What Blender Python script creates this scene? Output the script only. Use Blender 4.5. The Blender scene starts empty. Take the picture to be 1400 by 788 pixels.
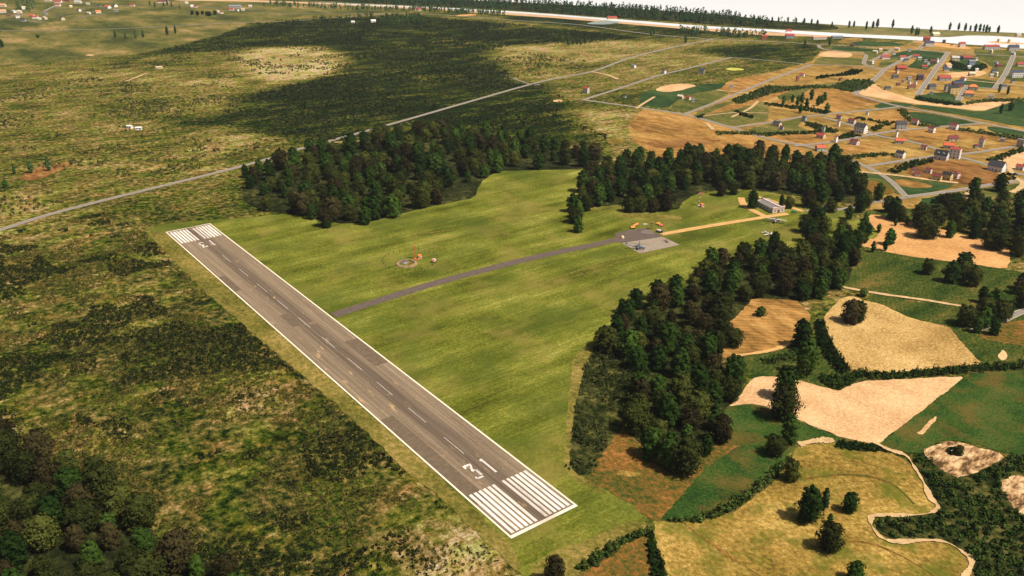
import bpy, bmesh, math, random
import numpy as np
from mathutils import Matrix, Vector

random.seed(7)
rng = np.random.default_rng(7)
S = bpy.context.scene
COL = S.collection

# ------------------------------------------------------------------ camera
FOC = 1189.69                      # focal length in photo pixels (photo is 1400 wide)
YAW, PITCH = math.radians(36.7405), math.radians(23.3776)
CAM = np.array([-189.296, -694.458, 236.394])
_cy, _sy, _cp, _sp = math.cos(YAW), math.sin(YAW), math.cos(PITCH), math.sin(PITCH)
FW = np.array([_sy * _cp, _cy * _cp, -_sp])
RT = np.array([_cy, -_sy, 0.0])
UP = np.cross(RT, FW)


def G(x, y):
    """where a point of the photograph meets the flat ground"""
    d = FW * FOC + RT * (x - 700) - UP * (y - 394)
    p = CAM - d * CAM[2] / d[2]
    return float(p[0]), float(p[1])


def mpp(x, y):
    gx, gy = G(x, y)
    return math.sqrt((gx - CAM[0]) ** 2 + (gy - CAM[1]) ** 2 + CAM[2] ** 2) / FOC


cam = bpy.data.cameras.new('camera')
cam.sensor_fit = 'HORIZONTAL'
cam.sensor_width = 36.0
cam.lens = FOC / 1400 * 36
cam.clip_start = 1
cam.clip_end = 40000
co = bpy.data.objects.new('camera', cam)
COL.objects.link(co)
co.matrix_world = Matrix((
    (RT[0], UP[0], -FW[0], CAM[0]),
    (RT[1], UP[1], -FW[1], CAM[1]),
    (RT[2], UP[2], -FW[2], CAM[2]),
    (0, 0, 0, 1)))
S.camera = co

# ------------------------------------------------------------------ light
SUN_AZ = math.radians(36.74 + 116)      # clockwise from +Y
SUN_EL = math.radians(58)
w = bpy.data.worlds.new('World')
S.world = w
w.use_nodes = True
nt = w.node_tree
sky = nt.nodes.new('ShaderNodeTexSky')
sky.sky_type = 'NISHITA'
sky.sun_disc = False
sky.sun_elevation = SUN_EL
sky.sun_rotation = SUN_AZ
sky.air_density = 1.0
sky.dust_density = 4.0
sky.ozone_density = 1.0
nt.nodes['Background'].inputs['Strength'].default_value = 0.05
nt.links.new(sky.outputs[0], nt.nodes['Background'].inputs['Color'])
sl = bpy.data.lights.new('sun', 'SUN')
sl.energy = 4.6
sl.angle = math.radians(2.5)
sl.color = (1.0, 0.90, 0.755)
so = bpy.data.objects.new('sun', sl)
COL.objects.link(so)
sd = Vector((math.sin(SUN_AZ) * math.cos(SUN_EL), math.cos(SUN_AZ) * math.cos(SUN_EL), math.sin(SUN_EL)))
so.rotation_euler = sd.to_track_quat('Z', 'Y').to_euler()
so.location = (0, 0, 500)
S.view_settings.view_transform = 'Standard'
S.view_settings.look = 'None'
S.view_settings.exposure = 0.50
S.view_settings.gamma = 1
S.view_settings.use_curve_mapping = False
S.cycles.volume_bounces = 0
S.cycles.max_bounces = 6
S.cycles.diffuse_bounces = 2
S.cycles.use_denoising = True


# ------------------------------------------------------------------ node helpers
class NT:
    def __init__(self, name, rough=0.9, spec=0.15):
        self.m = bpy.data.materials.new(name)
        self.m.use_nodes = True
        self.t = self.m.node_tree
        self.b = self.t.nodes['Principled BSDF']
        self.b.inputs['Roughness'].default_value = rough
        self.b.inputs['Specular IOR Level'].default_value = spec
        self._oc = None

    def n(self, typ, **kw):
        nd = self.t.nodes.new('ShaderNode' + typ)
        for k, v in kw.items():
            setattr(nd, k, v)
        return nd

    def put(self, sock, v):
        if isinstance(v, bpy.types.NodeSocket):
            self.t.links.new(v, sock)
        else:
            sock.default_value = v

    def oc(self):
        if self._oc is None:
            self._oc = self.n('TexCoord').outputs['Object']
        return self._oc

    def mapped(self, rot=0.0, sx=1.0, sy=1.0, vec=None):
        mp = self.n('Mapping')
        self.put(mp.inputs['Vector'], vec or self.oc())
        mp.inputs['Rotation'].default_value = (0, 0, rot)
        mp.inputs['Scale'].default_value = (sx, sy, 1)
        return mp.outputs[0]

    def noise(self, scale, detail=4, rough=0.55, vec=None, dist=0.0):
        nd = self.n('TexNoise')
        self.put(nd.inputs['Vector'], vec or self.oc())
        nd.inputs['Scale'].default_value = scale
        nd.inputs['Detail'].default_value = detail
        nd.inputs['Roughness'].default_value = rough
        nd.inputs['Distortion'].default_value = dist
        return nd.outputs['Fac']

    def voro(self, scale, vec=None, feature='F1'):
        nd = self.n('TexVoronoi')
        nd.feature = feature
        self.put(nd.inputs['Vector'], vec or self.oc())
        nd.inputs['Scale'].default_value = scale
        return nd.outputs['Distance']

    def math(self, op, a, b=0.0, clamp=False):
        nd = self.n('Math', operation=op, use_clamp=clamp)
        self.put(nd.inputs[0], a)
        self.put(nd.inputs[1], b)
        return nd.outputs[0]

    def ramp(self, fac, stops, interp='LINEAR'):
        nd = self.n('ValToRGB')
        nd.color_ramp.interpolation = interp
        el = nd.color_ramp.elements
        while len(el) < len(stops):
            el.new(0.5)
        for e, (p, c) in zip(el, stops):
            e.position = p
            e.color = (c[0], c[1], c[2], 1) if not isinstance(c, (int, float)) else (c, c, c, 1)
        self.put(nd.inputs[0], fac)
        return nd.outputs[0]

    def mix(self, fac, a, b, blend='MIX'):
        nd = self.n('Mix', data_type='RGBA', blend_type=blend)
        self.put(nd.inputs['Factor'], fac)
        for s, v in ((nd.inputs['A'], a), (nd.inputs['B'], b)):
            pass
        A = [i for i in nd.inputs if i.name == 'A' and i.type == 'RGBA'][0]
        B = [i for i in nd.inputs if i.name == 'B' and i.type == 'RGBA'][0]
        for s, v in ((A, a), (B, b)):
            if isinstance(v, (tuple, list)):
                v = (v[0], v[1], v[2], 1)
            self.put(s, v)
        return [o for o in nd.outputs if o.type == 'RGBA'][0]

    def bump(self, h, dist=0.5, strength=1.0):
        nd = self.n('Bump')
        nd.inputs['Strength'].default_value = strength
        nd.inputs['Distance'].default_value = dist
        self.put(nd.inputs['Height'], h)
        self.put(self.b.inputs['Normal'], nd.outputs[0])

    def color(self, c):
        if isinstance(c, (tuple, list)):
            c = (c[0], c[1], c[2], 1)
        self.put(self.b.inputs['Base Color'], c)
        return self.m


def plain(name, c, rough=0.8, spec=0.2, var=0.18, scale=0.6):
    k = NT(name, rough, spec)
    f = k.noise(scale, 5, 0.6)
    a = tuple(v * (1 - var) for v in c)
    b = tuple(min(0.9, v * (1 + var)) for v in c)
    return k.color(k.ramp(f, [(0.3, a), (0.7, b)]))


def field_mat(name, cols, fine=0.35, big=0.02, rot=0.0, st=1.0, bump=0.25, rows=0.0, rowscale=0.5, warm=None, gain=1.7):
    """crop, stubble or grass: fine tufts over broad mottling, stretched along the working direction"""
    k = NT(name, 1.0, 0.0)
    v = k.mapped(rot, 1.0, st)
    f = k.noise(fine, 7, 0.68, v)
    g = k.noise(big, 5, 0.6, k.mapped(rot, 1.0, max(st, 0.4)))
    t = k.math('ADD', k.math('MULTIPLY', f, 0.55), k.math('MULTIPLY', g, 0.45))
    if rows:
        wv = k.n('TexWave')
        k.put(wv.inputs['Vector'], k.mapped(rot))
        wv.bands_direction = 'Y'
        wv.inputs['Scale'].default_value = rowscale
        wv.inputs['Distortion'].default_value = 4
        wv.inputs['Detail'].default_value = 3
        wv.inputs['Detail Scale'].default_value = 0.4
        t = k.math('ADD', t, k.math('MULTIPLY', k.math('SUBTRACT', wv.outputs['Fac'], 0.5), rows))
    n = len(cols)
    t = k.math('ADD', k.math('MULTIPLY', k.math('SUBTRACT', t, 0.5), gain), 0.5)
    c = k.ramp(t, [(0.33 + 0.34 * i / (n - 1), cols[i]) for i in range(n)])
    c = k.mix(0.55, c, k.mix(1.0, c, k.ramp(k.noise(fine * 2.6, 5, 0.75, v), [(0.36, (0.45, 0.45, 0.45)), (0.62, (1.35, 1.32, 1.25))]), 'MULTIPLY'))
    if warm:
        c = k.mix(k.ramp(k.noise(big * 1.7, 4, 0.6, k.mapped(0.9)), [(0.48, 0.0), (0.66, warm[1])]), c, warm[0])
    k.color(c)
    if bump:
        k.bump(f, bump, 1.0)
    return k.m


# ------------------------------------------------------------------ mesh helpers
class MB:
    def __init__(self):
        self.v, self.f, self.mi = [], [], []

    def add(self, vs, fs, M=None, mi=0):
        o = len(self.v)
        if M is not None:
            vs = [tuple(M @ Vector(p)) for p in vs]
        self.v += [tuple(p) for p in vs]
        self.f += [tuple(i + o for i in f) for f in fs]
        self.mi += [mi] * len(fs)
        return self

    def box(self, x0, x1, y0, y1, z0, z1, M=None, mi=0):
        vs = [(x0, y0, z0), (x1, y0, z0), (x1, y1, z0), (x0, y1, z0), (x0, y0, z1), (x1, y0, z1), (x1, y1, z1), (x0, y1, z1)]
        return self.add(vs, [(0, 3, 2, 1), (4, 5, 6, 7), (0, 1, 5, 4), (1, 2, 6, 5), (2, 3, 7, 6), (3, 0, 4, 7)], M, mi)

    def tube(self, pts, rad, seg=8, mi=0, cap=True):
        """lofted tube along points, rad per point or constant (or (rx, rz) pairs)"""
        if not isinstance(rad, (list, tuple)):
            rad = [rad] * len(pts)
        P = [Vector(p) for p in pts]
        vs, fs = [], []
        for i, p in enumerate(P):
            d = (P[min(i + 1, len(P) - 1)] - P[max(i - 1, 0)]).normalized()
            a = Vector((0, 0, 1)) if abs(d.z) < 0.9 else Vector((0, 1, 0))
            s = d.cross(a).normalized()
            u = s.cross(d)
            r = rad[i] if isinstance(rad[i], tuple) else (rad[i], rad[i])
            for j in range(seg):
                t = 2 * math.pi * j / seg
                vs.append(p + s * math.cos(t) * r[0] + u * math.sin(t) * r[1])
        for i in range(len(P) - 1):
            for j in range(seg):
                a, b = i * seg + j, i * seg + (j + 1) % seg
                fs.append((a, b, b + seg, a + seg))
        if cap:
            fs.append(tuple(range(seg))[::-1])
            fs.append(tuple((len(P) - 1) * seg + j for j in range(seg)))
        return self.add([tuple(v) for v in vs], fs, None, mi)

    def lathe(self, prof, seg=16, M=None, mi=0):
        vs, fs = [], []
        for r, z in prof:
            for j in range(seg):
                t = 2 * math.pi * j / seg
                vs.append((r * math.cos(t), r * math.sin(t), z))
        for i in range(len(prof) - 1):
            for j in range(seg):
                a, b = i * seg + j, i * seg + (j + 1) % seg
                fs.append((a, b, b + seg, a + seg))
        return self.add(vs, fs, M, mi)

    def mesh(self, name, mats, smooth=False):
        me = bpy.data.meshes.new(name)
        me.from_pydata(self.v, [], self.f)
        for m in (mats if isinstance(mats, list) else [mats]):
            me.materials.append(m)
        me.polygons.foreach_set('material_index', self.mi)
        if smooth:
            me.polygons.foreach_set('use_smooth', [True] * len(self.f))
        me.update()
        return me

    def build(self, name, mats, parent=None, smooth=False, loc=None):
        return link(name, self.mesh(name, mats, smooth), parent, loc)


def link(name, data, parent=None, loc=None):
    o = bpy.data.objects.new(name, data)
    COL.objects.link(o)
    if parent is not None:
        o.parent = parent
    if loc is not None:
        o.location = loc
    return o


def tag(o, label=None, cat=None, group=None, kind=None):
    for k, v in (('label', label), ('category', cat), ('group', group), ('kind', kind)):
        if v:
            o[k] = v
    return o


def thing(name, label, cat, loc, rz=0.0, group=None):
    o = link(name, None, None, loc)
    o.rotation_euler.z = rz
    o.empty_display_size = 0.5
    return tag(o, label, cat, group)


def copy_tree(root, loc, rz, sc, label, group=None):
    r = root.copy()
    COL.objects.link(r)
    r.location, r.rotation_euler.z, r.scale = loc, rz, sc
    r['label'] = label
    if group:
        r['group'] = group
    for ch in root.children:
        c = ch.copy()
        COL.objects.link(c)
        c.parent = r
    return r


def fast_mesh(name, V, Q, mat, smooth=False):
    """quads from numpy arrays"""
    me = bpy.data.meshes.new(name)
    me.vertices.add(len(V))
    me.vertices.foreach_set('co', np.ascontiguousarray(V, dtype=np.float32).ravel())
    n = Q.shape[1]
    me.loops.add(Q.size)
    me.loops.foreach_set('vertex_index', np.ascontiguousarray(Q, dtype=np.int32).ravel())
    me.polygons.add(len(Q))
    me.polygons.foreach_set('loop_start', np.arange(0, Q.size, n, dtype=np.int32))
    if smooth:
        me.polygons.foreach_set('use_smooth', np.ones(len(Q), dtype=bool))
    me.materials.append(mat)
    me.update(calc_edges=True)
    me.validate()
    return me


# ------------------------------------------------------------------ ground polygons
def densify(pts, step, closed=True):
    out = []
    n = len(pts)
    for i in range(n if closed else n - 1):
        a, b = pts[i], pts[(i + 1) % n]
        L = math.hypot(b[0] - a[0], b[1] - a[1])
        k = max(1, int(L / step))
        for j in range(k):
            t = j / k
            out.append((a[0] + (b[0] - a[0]) * t, a[1] + (b[1] - a[1]) * t))
    if not closed:
        out.append(pts[-1])
    return out


def smooth_closed(P, it=1):
    for _ in range(it):
        Q = []
        n = len(P)
        for i in range(n):
            a, b = P[i], P[(i + 1) % n]
            Q.append((a[0] * .75 + b[0] * .25, a[1] * .75 + b[1] * .25))
            Q.append((a[0] * .25 + b[0] * .75, a[1] * .25 + b[1] * .75))
        P = Q
    return P


def gpoly(px, jit=0.5, soft=1, step=6):
    """photo outline -> world outline with a slightly ragged edge"""
    W = [G(*p) for p in px]
    if soft:
        W = densify(W, 22 * mpp(*px[0]))
        W = smooth_closed(W, soft)
    m = mpp(*px[0])
    W = densify(W, step * .6 * m)
    r = random.Random(len(px) * 1000 + int(px[0][0]))
    if jit < 0.05:
        return W
    ph = [(r.uniform(0, 6.28), r.uniform(0.05, 0.6) / step * 6) for _ in range(8)]
    out = []
    for i, (x, y) in enumerate(W):
        a = sum(math.sin(p + f * i * 2.2) for p, f in ph[:4]) * jit * m * 1.1
        c = sum(math.sin(p + f * i * 2.2) for p, f in ph[4:]) * jit * m * 1.1
        out.append((x + a + r.gauss(0, jit * m * .8), y + c + r.gauss(0, jit * m * .8)))
    return out


ZL = [0.02]


def sheet(name, px, mat, jit=0.4, soft=1, step=6, z=None):
    P = gpoly(px, jit, soft, step)
    if z is None:
        z = ZL[0]
        ZL[0] += 0.0025
    me = bpy.data.meshes.new(name)
    me.from_pydata([(x, y, z) for x, y in P], [], [tuple(range(len(P)))])
    me.materials.append(mat)
    o = link(name, me)
    tag(o, kind='structure')
    return o


def catmull(P, k=6):
    out = []
    for i in range(len(P) - 1):
        p0, p1, p2, p3 = P[max(i - 1, 0)], P[i], P[i + 1], P[min(i + 2, len(P) - 1)]
        for j in range(k):
            t = j / k
            out.append(tuple(0.5 * (2 * p1[d] + (p2[d] - p0[d]) * t + (2 * p0[d] - 5 * p1[d] + 4 * p2[d] - p3[d]) * t * t
                                    + (3 * p1[d] - p0[d] - 3 * p2[d] + p3[d]) * t ** 3) for d in (0, 1)))
    out.append(P[-1])
    return out


ZR = [0.34]


def ribbon(name, px, width, mat, z=None, smooth=True, jit=0.0, wob=0.0):
    W = [G(*p) for p in px]
    if smooth and len(W) > 2:
        W = catmull(W, 14 if wob else 5)
    if z is None:
        z = ZR[0]
        ZR[0] += 0.006
    n = len(W)
    V, F, UV = [], [], []
    s = 0.0
    for i in range(n):
        a, b = W[max(i - 1, 0)], W[min(i + 1, n - 1)]
        dx, dy = b[0] - a[0], b[1] - a[1]
        L = math.hypot(dx, dy) or 1
        nx, ny = -dy / L, dx / L
        if i:
            s += math.hypot(W[i][0] - W[i - 1][0], W[i][1] - W[i - 1][1])
        h = width / 2 + random.gauss(0, jit)
        if wob:
            h *= 1 + wob * (math.sin(i * .11) * .5 + math.sin(i * .27 + 2) * .4 + math.sin(i * .61 + 1) * .2)
        V += [(W[i][0] + nx * h, W[i][1] + ny * h, z), (W[i][0] - nx * h, W[i][1] - ny * h, z)]
        UV.append(s)
    for i in range(n - 1):
        F.append((2 * i, 2 * i + 1, 2 * i + 3, 2 * i + 2))
    me = bpy.data.meshes.new(name)
    me.from_pydata(V, [], F)
    uv = me.uv_layers.new(name='UVMap')
    for p in me.polygons:
        for li in p.loop_indices:
            vi = me.loops[li].vertex_index
            uv.data[li].uv = (float(vi % 2), UV[vi // 2])
    me.materials.append(mat)
    o = link(name, me)
    tag(o, kind='structure')
    return o


def inside(poly, X, Y):
    c = np.zeros(X.shape, bool)
    n = len(poly)
    for i in range(n):
        x0, y0 = poly[i]
        x1, y1 = poly[(i + 1) % n]
        if y0 == y1:
            continue
        k = ((y0 > Y) != (y1 > Y)) & (X < (x1 - x0) * (Y - y0) / (y1 - y0) + x0)
        c ^= k
    return c


# ------------------------------------------------------------------ the ground sheet with its land cover
gx = np.concatenate([[-12000, -6000, -3000, -1500], np.arange(-900, 2700, 9.0), [3200, 4500, 7000, 12000]])
gy = np.concatenate([[-12000, -6000, -3000, -1500], np.arange(-750, 2900, 9.0), [3400, 4500, 7000, 12000]])
X, Y = np.meshgrid(gx, gy, indexing='ij')
COVER = {
    'dark': [
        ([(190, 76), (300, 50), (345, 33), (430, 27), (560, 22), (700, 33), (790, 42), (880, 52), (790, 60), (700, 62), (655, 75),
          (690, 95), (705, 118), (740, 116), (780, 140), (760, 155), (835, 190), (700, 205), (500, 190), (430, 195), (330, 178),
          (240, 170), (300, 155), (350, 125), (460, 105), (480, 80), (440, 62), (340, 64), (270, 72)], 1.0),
        ([(985, 60), (1115, 62), (1122, 72), (1100, 88), (1050, 83), (1000, 79), (960, 72)], 0.8),
        ([(0, 490), (60, 490), (180, 462), (250, 428), (295, 470), (230, 492), (100, 512), (0, 520)], 0.4),
        ([(0, 45), (40, 44), (50, 52), (0, 60)], 0.9),
        ([(690, 20), (1060, 47), (1060, 52), (900, 52), (690, 27)], 0.8),
        ([(280, 590), (450, 570), (520, 620), (420, 640), (330, 620)], 0.3),
        ([(330, 690), (480, 690), (530, 740), (440, 770), (350, 760)], 0.25),
    ],
    'tan': [
        ([(-100, 90), (110, 82), (190, 80), (300, 110), (240, 170), (330, 180), (420, 195), (330, 230), (0, 318), (-100, 340)], 0.10),
        ([(700, 64), (985, 60), (1000, 80), (800, 137), (760, 140), (720, 110)], 0.12),
        ([(350, 66), (440, 64), (475, 80), (450, 104), (370, 118), (340, 100), (325, 78)], 0.75),
        ([(680, 62), (820, 54), (960, 62), (900, 76), (760, 90), (690, 85)], 0.5),
        ([(230, 218), (330, 206), (420, 190), (350, 180), (260, 200)], 0.55),
        ([(0, 260), (70, 260), (80, 300), (0, 306)], 0.4),
        ([(285, 545), (330, 512), (360, 520), (385, 560), (350, 600), (300, 590)], 0.9),
        ([(545, 735), (640, 715), (705, 770), (655, 800), (530, 800)], 0.95),
        ([(0, 395), (70, 390), (60, 440), (0, 442)], 0.3),
        ([(420, 640), (470, 600), (500, 612), (460, 655)], 0.4),
        ([(200, 100), (340, 110), (320, 120), (200, 115)], 0.4),
        ([(100, 585), (180, 590), (170, 620), (90, 610)], 0.4),
        ([(390, 770), (440, 760), (520, 775), (520, 800), (390, 800)], 0.6),
        ([(800, 150), (870, 155), (865, 190), (820, 200), (790, 170)], 0.45),
    ],
    'meadow': [
        ([(-200, -20), (620, -20), (560, 17), (440, 20), (345, 30), (300, 48), (190, 74), (110, 82), (-100, 95)], 1.0),
        ([(700, 65), (985, 60), (1000, 79), (950, 92), (870, 115), (800, 135), (760, 130), (720, 95)], 0.35),
    ],
}


def blur(A, n):
    for _ in range(n):
        A = (A + np.roll(A, 1, 0) + np.roll(A, -1, 0)) / 3
        A = (A + np.roll(A, 1, 1) + np.roll(A, -1, 1)) / 3
    return A


masks = []
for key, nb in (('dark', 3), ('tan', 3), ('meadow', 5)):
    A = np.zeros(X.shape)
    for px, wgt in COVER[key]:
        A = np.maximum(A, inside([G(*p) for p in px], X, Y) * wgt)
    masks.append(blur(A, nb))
nx_, ny_ = X.shape
V = np.stack([X.ravel(), Y.ravel(), np.zeros(X.size)], 1)
ii = (np.arange(nx_ - 1)[:, None] * ny_ + np.arange(ny_ - 1)[None, :]).ravel()
Q = np.stack([ii, ii + ny_, ii + ny_ + 1, ii + 1], 1)

k = NT('heath', 1.0, 0.0)
at = k.n('Attribute')
at.attribute_name = 'cover'
sep = k.n('SeparateColor')
k.put(sep.inputs[0], at.outputs['Color'])
D_, T_, M_ = sep.outputs[0], sep.outputs[1], sep.outputs[2]
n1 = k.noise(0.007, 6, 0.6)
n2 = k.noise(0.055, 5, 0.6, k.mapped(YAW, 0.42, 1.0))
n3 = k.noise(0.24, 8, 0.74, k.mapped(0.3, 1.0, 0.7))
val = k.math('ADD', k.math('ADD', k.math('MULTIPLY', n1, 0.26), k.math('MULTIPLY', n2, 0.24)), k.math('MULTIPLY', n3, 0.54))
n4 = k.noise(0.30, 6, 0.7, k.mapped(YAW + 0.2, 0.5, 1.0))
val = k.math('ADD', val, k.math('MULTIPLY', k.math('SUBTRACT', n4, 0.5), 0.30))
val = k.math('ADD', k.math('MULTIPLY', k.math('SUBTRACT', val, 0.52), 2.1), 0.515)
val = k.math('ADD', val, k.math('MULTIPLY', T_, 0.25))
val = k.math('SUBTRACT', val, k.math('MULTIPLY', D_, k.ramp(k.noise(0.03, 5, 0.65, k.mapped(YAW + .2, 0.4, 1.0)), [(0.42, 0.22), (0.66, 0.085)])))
heath = k.ramp(val, [(0.36, (0.009, 0.014, 0.006)), (0.43, (0.034, 0.046, 0.008)), (0.50, (0.074, 0.074, 0.016)),
                     (0.57, (0.140, 0.105, 0.028)), (0.66, (0.25, 0.175, 0.066)), (0.78, (0.42, 0.32, 0.19))])
fs = k.noise(0.75, 6, 0.75)
heath = k.mix(0.6, heath, k.mix(1.0, heath, k.ramp(fs, [(0.38, (0.35, 0.36, 0.34)), (0.60, (1.75, 1.68, 1.62))]), 'MULTIPLY'))
hue = k.noise(0.05, 5, 0.6, k.mapped(1.1))
heath = k.mix(k.ramp(hue, [(0.49, 0.0), (0.64, 0.42)]), heath, k.mix(1.0, heath, (1.18, 0.80, 0.68), 'MULTIPLY'))
heath = k.mix(k.ramp(k.noise(0.045, 5, 0.6, k.mapped(2.1)), [(0.44, 0.0), (0.58, 0.9)]), heath, k.mix(1.0, heath, (0.74, 1.02, 0.52), 'MULTIPLY'))
mval = k.math('ADD', k.math('MULTIPLY', k.noise(0.010, 6, 0.65, k.mapped(0.2, 1.0, 0.5)), 0.7), k.math('MULTIPLY', k.noise(0.12, 5, 0.65), 0.3))
mval = k.math('ADD', k.math('MULTIPLY', k.math('SUBTRACT', mval, 0.5), 1.8), 0.5)
mead = k.ramp(mval, [(0.36, (0.045, 0.055, 0.016)), (0.50, (0.105, 0.102, 0.026)), (0.60, (0.17, 0.135, 0.040)), (0.70, (0.30, 0.20, 0.085))])
mk = k.math('ADD', M_, k.math('MULTIPLY', k.math('SUBTRACT', n2, 0.5), 0.9))
k.color(k.mix(k.ramp(mk, [(0.42, 0.0), (0.58, 1.0)]), heath, mead))
k.bump(k.math('ADD', n3, k.math('MULTIPLY', n2, 1.6)), 2.2, 1.0)
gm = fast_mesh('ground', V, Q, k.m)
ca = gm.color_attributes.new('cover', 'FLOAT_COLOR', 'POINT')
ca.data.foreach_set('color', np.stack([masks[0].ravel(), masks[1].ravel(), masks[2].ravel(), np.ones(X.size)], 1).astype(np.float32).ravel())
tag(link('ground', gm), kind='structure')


def mask_at(i, x, y):
    a = int(np.clip(np.searchsorted(gx, x), 1, nx_ - 1))
    b = int(np.clip(np.searchsorted(gy, y), 1, ny_ - 1))
    return masks[i][a, b]


# ------------------------------------------------------------------ field materials
STRAW = [(0.10, 0.072, 0.015), (0.19, 0.125, 0.026), (0.285, 0.185, 0.044), (0.42, 0.285, 0.085)]
ORANGE = [(0.12, 0.065, 0.020), (0.215, 0.115, 0.032), (0.31, 0.165, 0.048), (0.40, 0.235, 0.080)]
PALE = [(0.40, 0.235, 0.105), (0.52, 0.33, 0.165), (0.60, 0.41, 0.23)]
SAND = [(0.36, 0.18, 0.066), (0.48, 0.26, 0.10), (0.58, 0.345, 0.145)]
GREEN = [(0.010, 0.026, 0.007), (0.020, 0.050, 0.010), (0.040, 0.075, 0.014), (0.075, 0.085, 0.022)]
LAWN = [(0.046, 0.055, 0.007), (0.094, 0.106, 0.013), (0.152, 0.160, 0.024), (0.27, 0.25, 0.060)]
M_lawn = None
k = NT('airfield_grass', 1.0, 0.0)
rotL = 0.10
tuft = k.noise(0.45, 7, 0.7, k.mapped(rotL, 1.0, 1.6))
lane = k.noise(0.06, 5, 0.6, k.mapped(rotL, 0.16, 1.0))
bigl = k.noise(0.024, 6, 0.65)
mow = k.noise(0.55, 4, 0.65, k.mapped(rotL, 0.035, 1.0))
tuft = k.math('ADD', k.math('MULTIPLY', tuft, 0.68), k.math('MULTIPLY', mow, 0.32))
tv = k.math('ADD', k.math('ADD', k.math('MULTIPLY', tuft, 0.5), k.math('MULTIPLY', lane, 0.40)), k.math('MULTIPLY', bigl, 0.3))
tv = k.math('ADD', k.math('MULTIPLY', k.math('SUBTRACT', tv, 0.60), 1.9), 0.5)
cl = k.ramp(tv, [(0.32 + 0.13 * i, LAWN[i]) for i in range(4)])
cl = k.mix(0.6, cl, k.mix(1.0, cl, k.ramp(k.noise(1.1, 5, 0.75, k.mapped(0.6, 1.0, 0.6)), [(0.36, (0.42, 0.46, 0.4)), (0.62, (1.4, 1.35, 1.3))]), 'MULTIPLY'))
cl = k.mix(k.ramp(k.noise(0.02, 6, 0.65, k.mapped(1.4)), [(0.50, 0.0), (0.64, 0.62)]), cl, (0.20, 0.160, 0.040))
cl = k.mix(k.ramp(k.noise(0.017, 5, 0.6, k.mapped(2.6)), [(0.48, 0.0), (0.62, 0.6)]), cl, (0.058, 0.080, 0.012))
k.color(cl)
k.bump(tuft, 0.35, 1.0)
M_lawn = k.m
M_straw = field_mat('dry_straw', STRAW, 0.5, 0.035, 0.4, 0.8, 0.35, warm=((0.075, 0.095, 0.010), 0.85))
M_straw2 = field_mat('stubble', [(0.22, 0.135, 0.042), (0.34, 0.215, 0.075), (0.44, 0.29, 0.11), (0.54, 0.38, 0.17)], 0.7, 0.03, 0.2, 0.8, 0.2)
M_orange = field_mat('ripe_crop', ORANGE, 0.10, 0.012, 0.75, 0.45, 0.25, rows=0.05, rowscale=0.08)
M_brown = field_mat('brown_crop', [(0.085, 0.042, 0.014), (0.150, 0.072, 0.022), (0.215, 0.105, 0.034), (0.28, 0.15, 0.055)], 0.12, 0.014, 0.8, 0.4, 0.25)
M_ochre = field_mat('ochre_crop', [(0.12, 0.080, 0.022), (0.21, 0.130, 0.034), (0.30, 0.185, 0.052), (0.38, 0.25, 0.085)], 0.09, 0.012, 0.7, 0.5, 0.25)
M_pale = field_mat('pale_soil', PALE, 0.8, 0.05, 0.3, 0.7, 0.08)
M_pinkf = field_mat('pale_pink_soil', [(0.40, 0.235, 0.11), (0.52, 0.325, 0.165), (0.61, 0.41, 0.225)], 0.8, 0.05, 0.3, 0.7, 0.08)
M_sand = field_mat('sandy_soil', SAND, 0.6, 0.03, 0.5, 0.6, 0.1)
M_green = field_mat('green_crop', GREEN, 0.9, 0.03, 0.2, 0.9, 0.3, warm=((0.17, 0.085, 0.025), 0.45))
M_green2 = field_mat('dark_green_crop', [(0.014, 0.032, 0.012), (0.024, 0.050, 0.017), (0.036, 0.066, 0.020), (0.06, 0.085, 0.03)], 0.2, 0.02, 0.8, 0.4, 0.3)
M_olive = field_mat('olive_grass', [(0.035, 0.045, 0.012), (0.070, 0.082, 0.020), (0.115, 0.110, 0.030), (0.20, 0.15, 0.05)], 0.22, 0.02, 0.7, 0.5, 0.4)
M_strip = field_mat('striped_pasture', [(0.014, 0.028, 0.006), (0.030, 0.052, 0.010), (0.062, 0.075, 0.014), (0.15, 0.10, 0.03)], 0.25, 0.02, -0.62, 3.0, 0.3, rows=0.025, rowscale=0.12)
M_rust = field_mat('rusty_meadow', [(0.030, 0.050, 0.010), (0.085, 0.072, 0.015), (0.175, 0.085, 0.020), (0.28, 0.13, 0.04)], 0.4, 0.022, 0.3, 0.8, 0.4)
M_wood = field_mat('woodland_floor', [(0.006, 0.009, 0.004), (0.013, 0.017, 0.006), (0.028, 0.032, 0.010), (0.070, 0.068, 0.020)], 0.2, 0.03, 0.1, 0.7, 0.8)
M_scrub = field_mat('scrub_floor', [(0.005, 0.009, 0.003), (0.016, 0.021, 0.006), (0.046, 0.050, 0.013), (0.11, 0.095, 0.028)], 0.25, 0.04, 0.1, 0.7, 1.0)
M_dry = field_mat('dry_margin', [(0.070, 0.068, 0.013), (0.120, 0.108, 0.022), (0.185, 0.145, 0.035), (0.28, 0.20, 0.065)], 0.4, 0.03, 0.5, 0.8, 0.4)
M_beach = plain('beach_sand', (0.46, 0.29, 0.16), 0.9, 0.1, 0.12, 0.05)
M_rock = field_mat('bare_rock', [(0.08, 0.05, 0.022), (0.27, 0.155, 0.075), (0.44, 0.28, 0.14), (0.60, 0.43, 0.24)], 0.16, 0.05, -0.4, 2.2, 1.2, gain=2.6)

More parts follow.
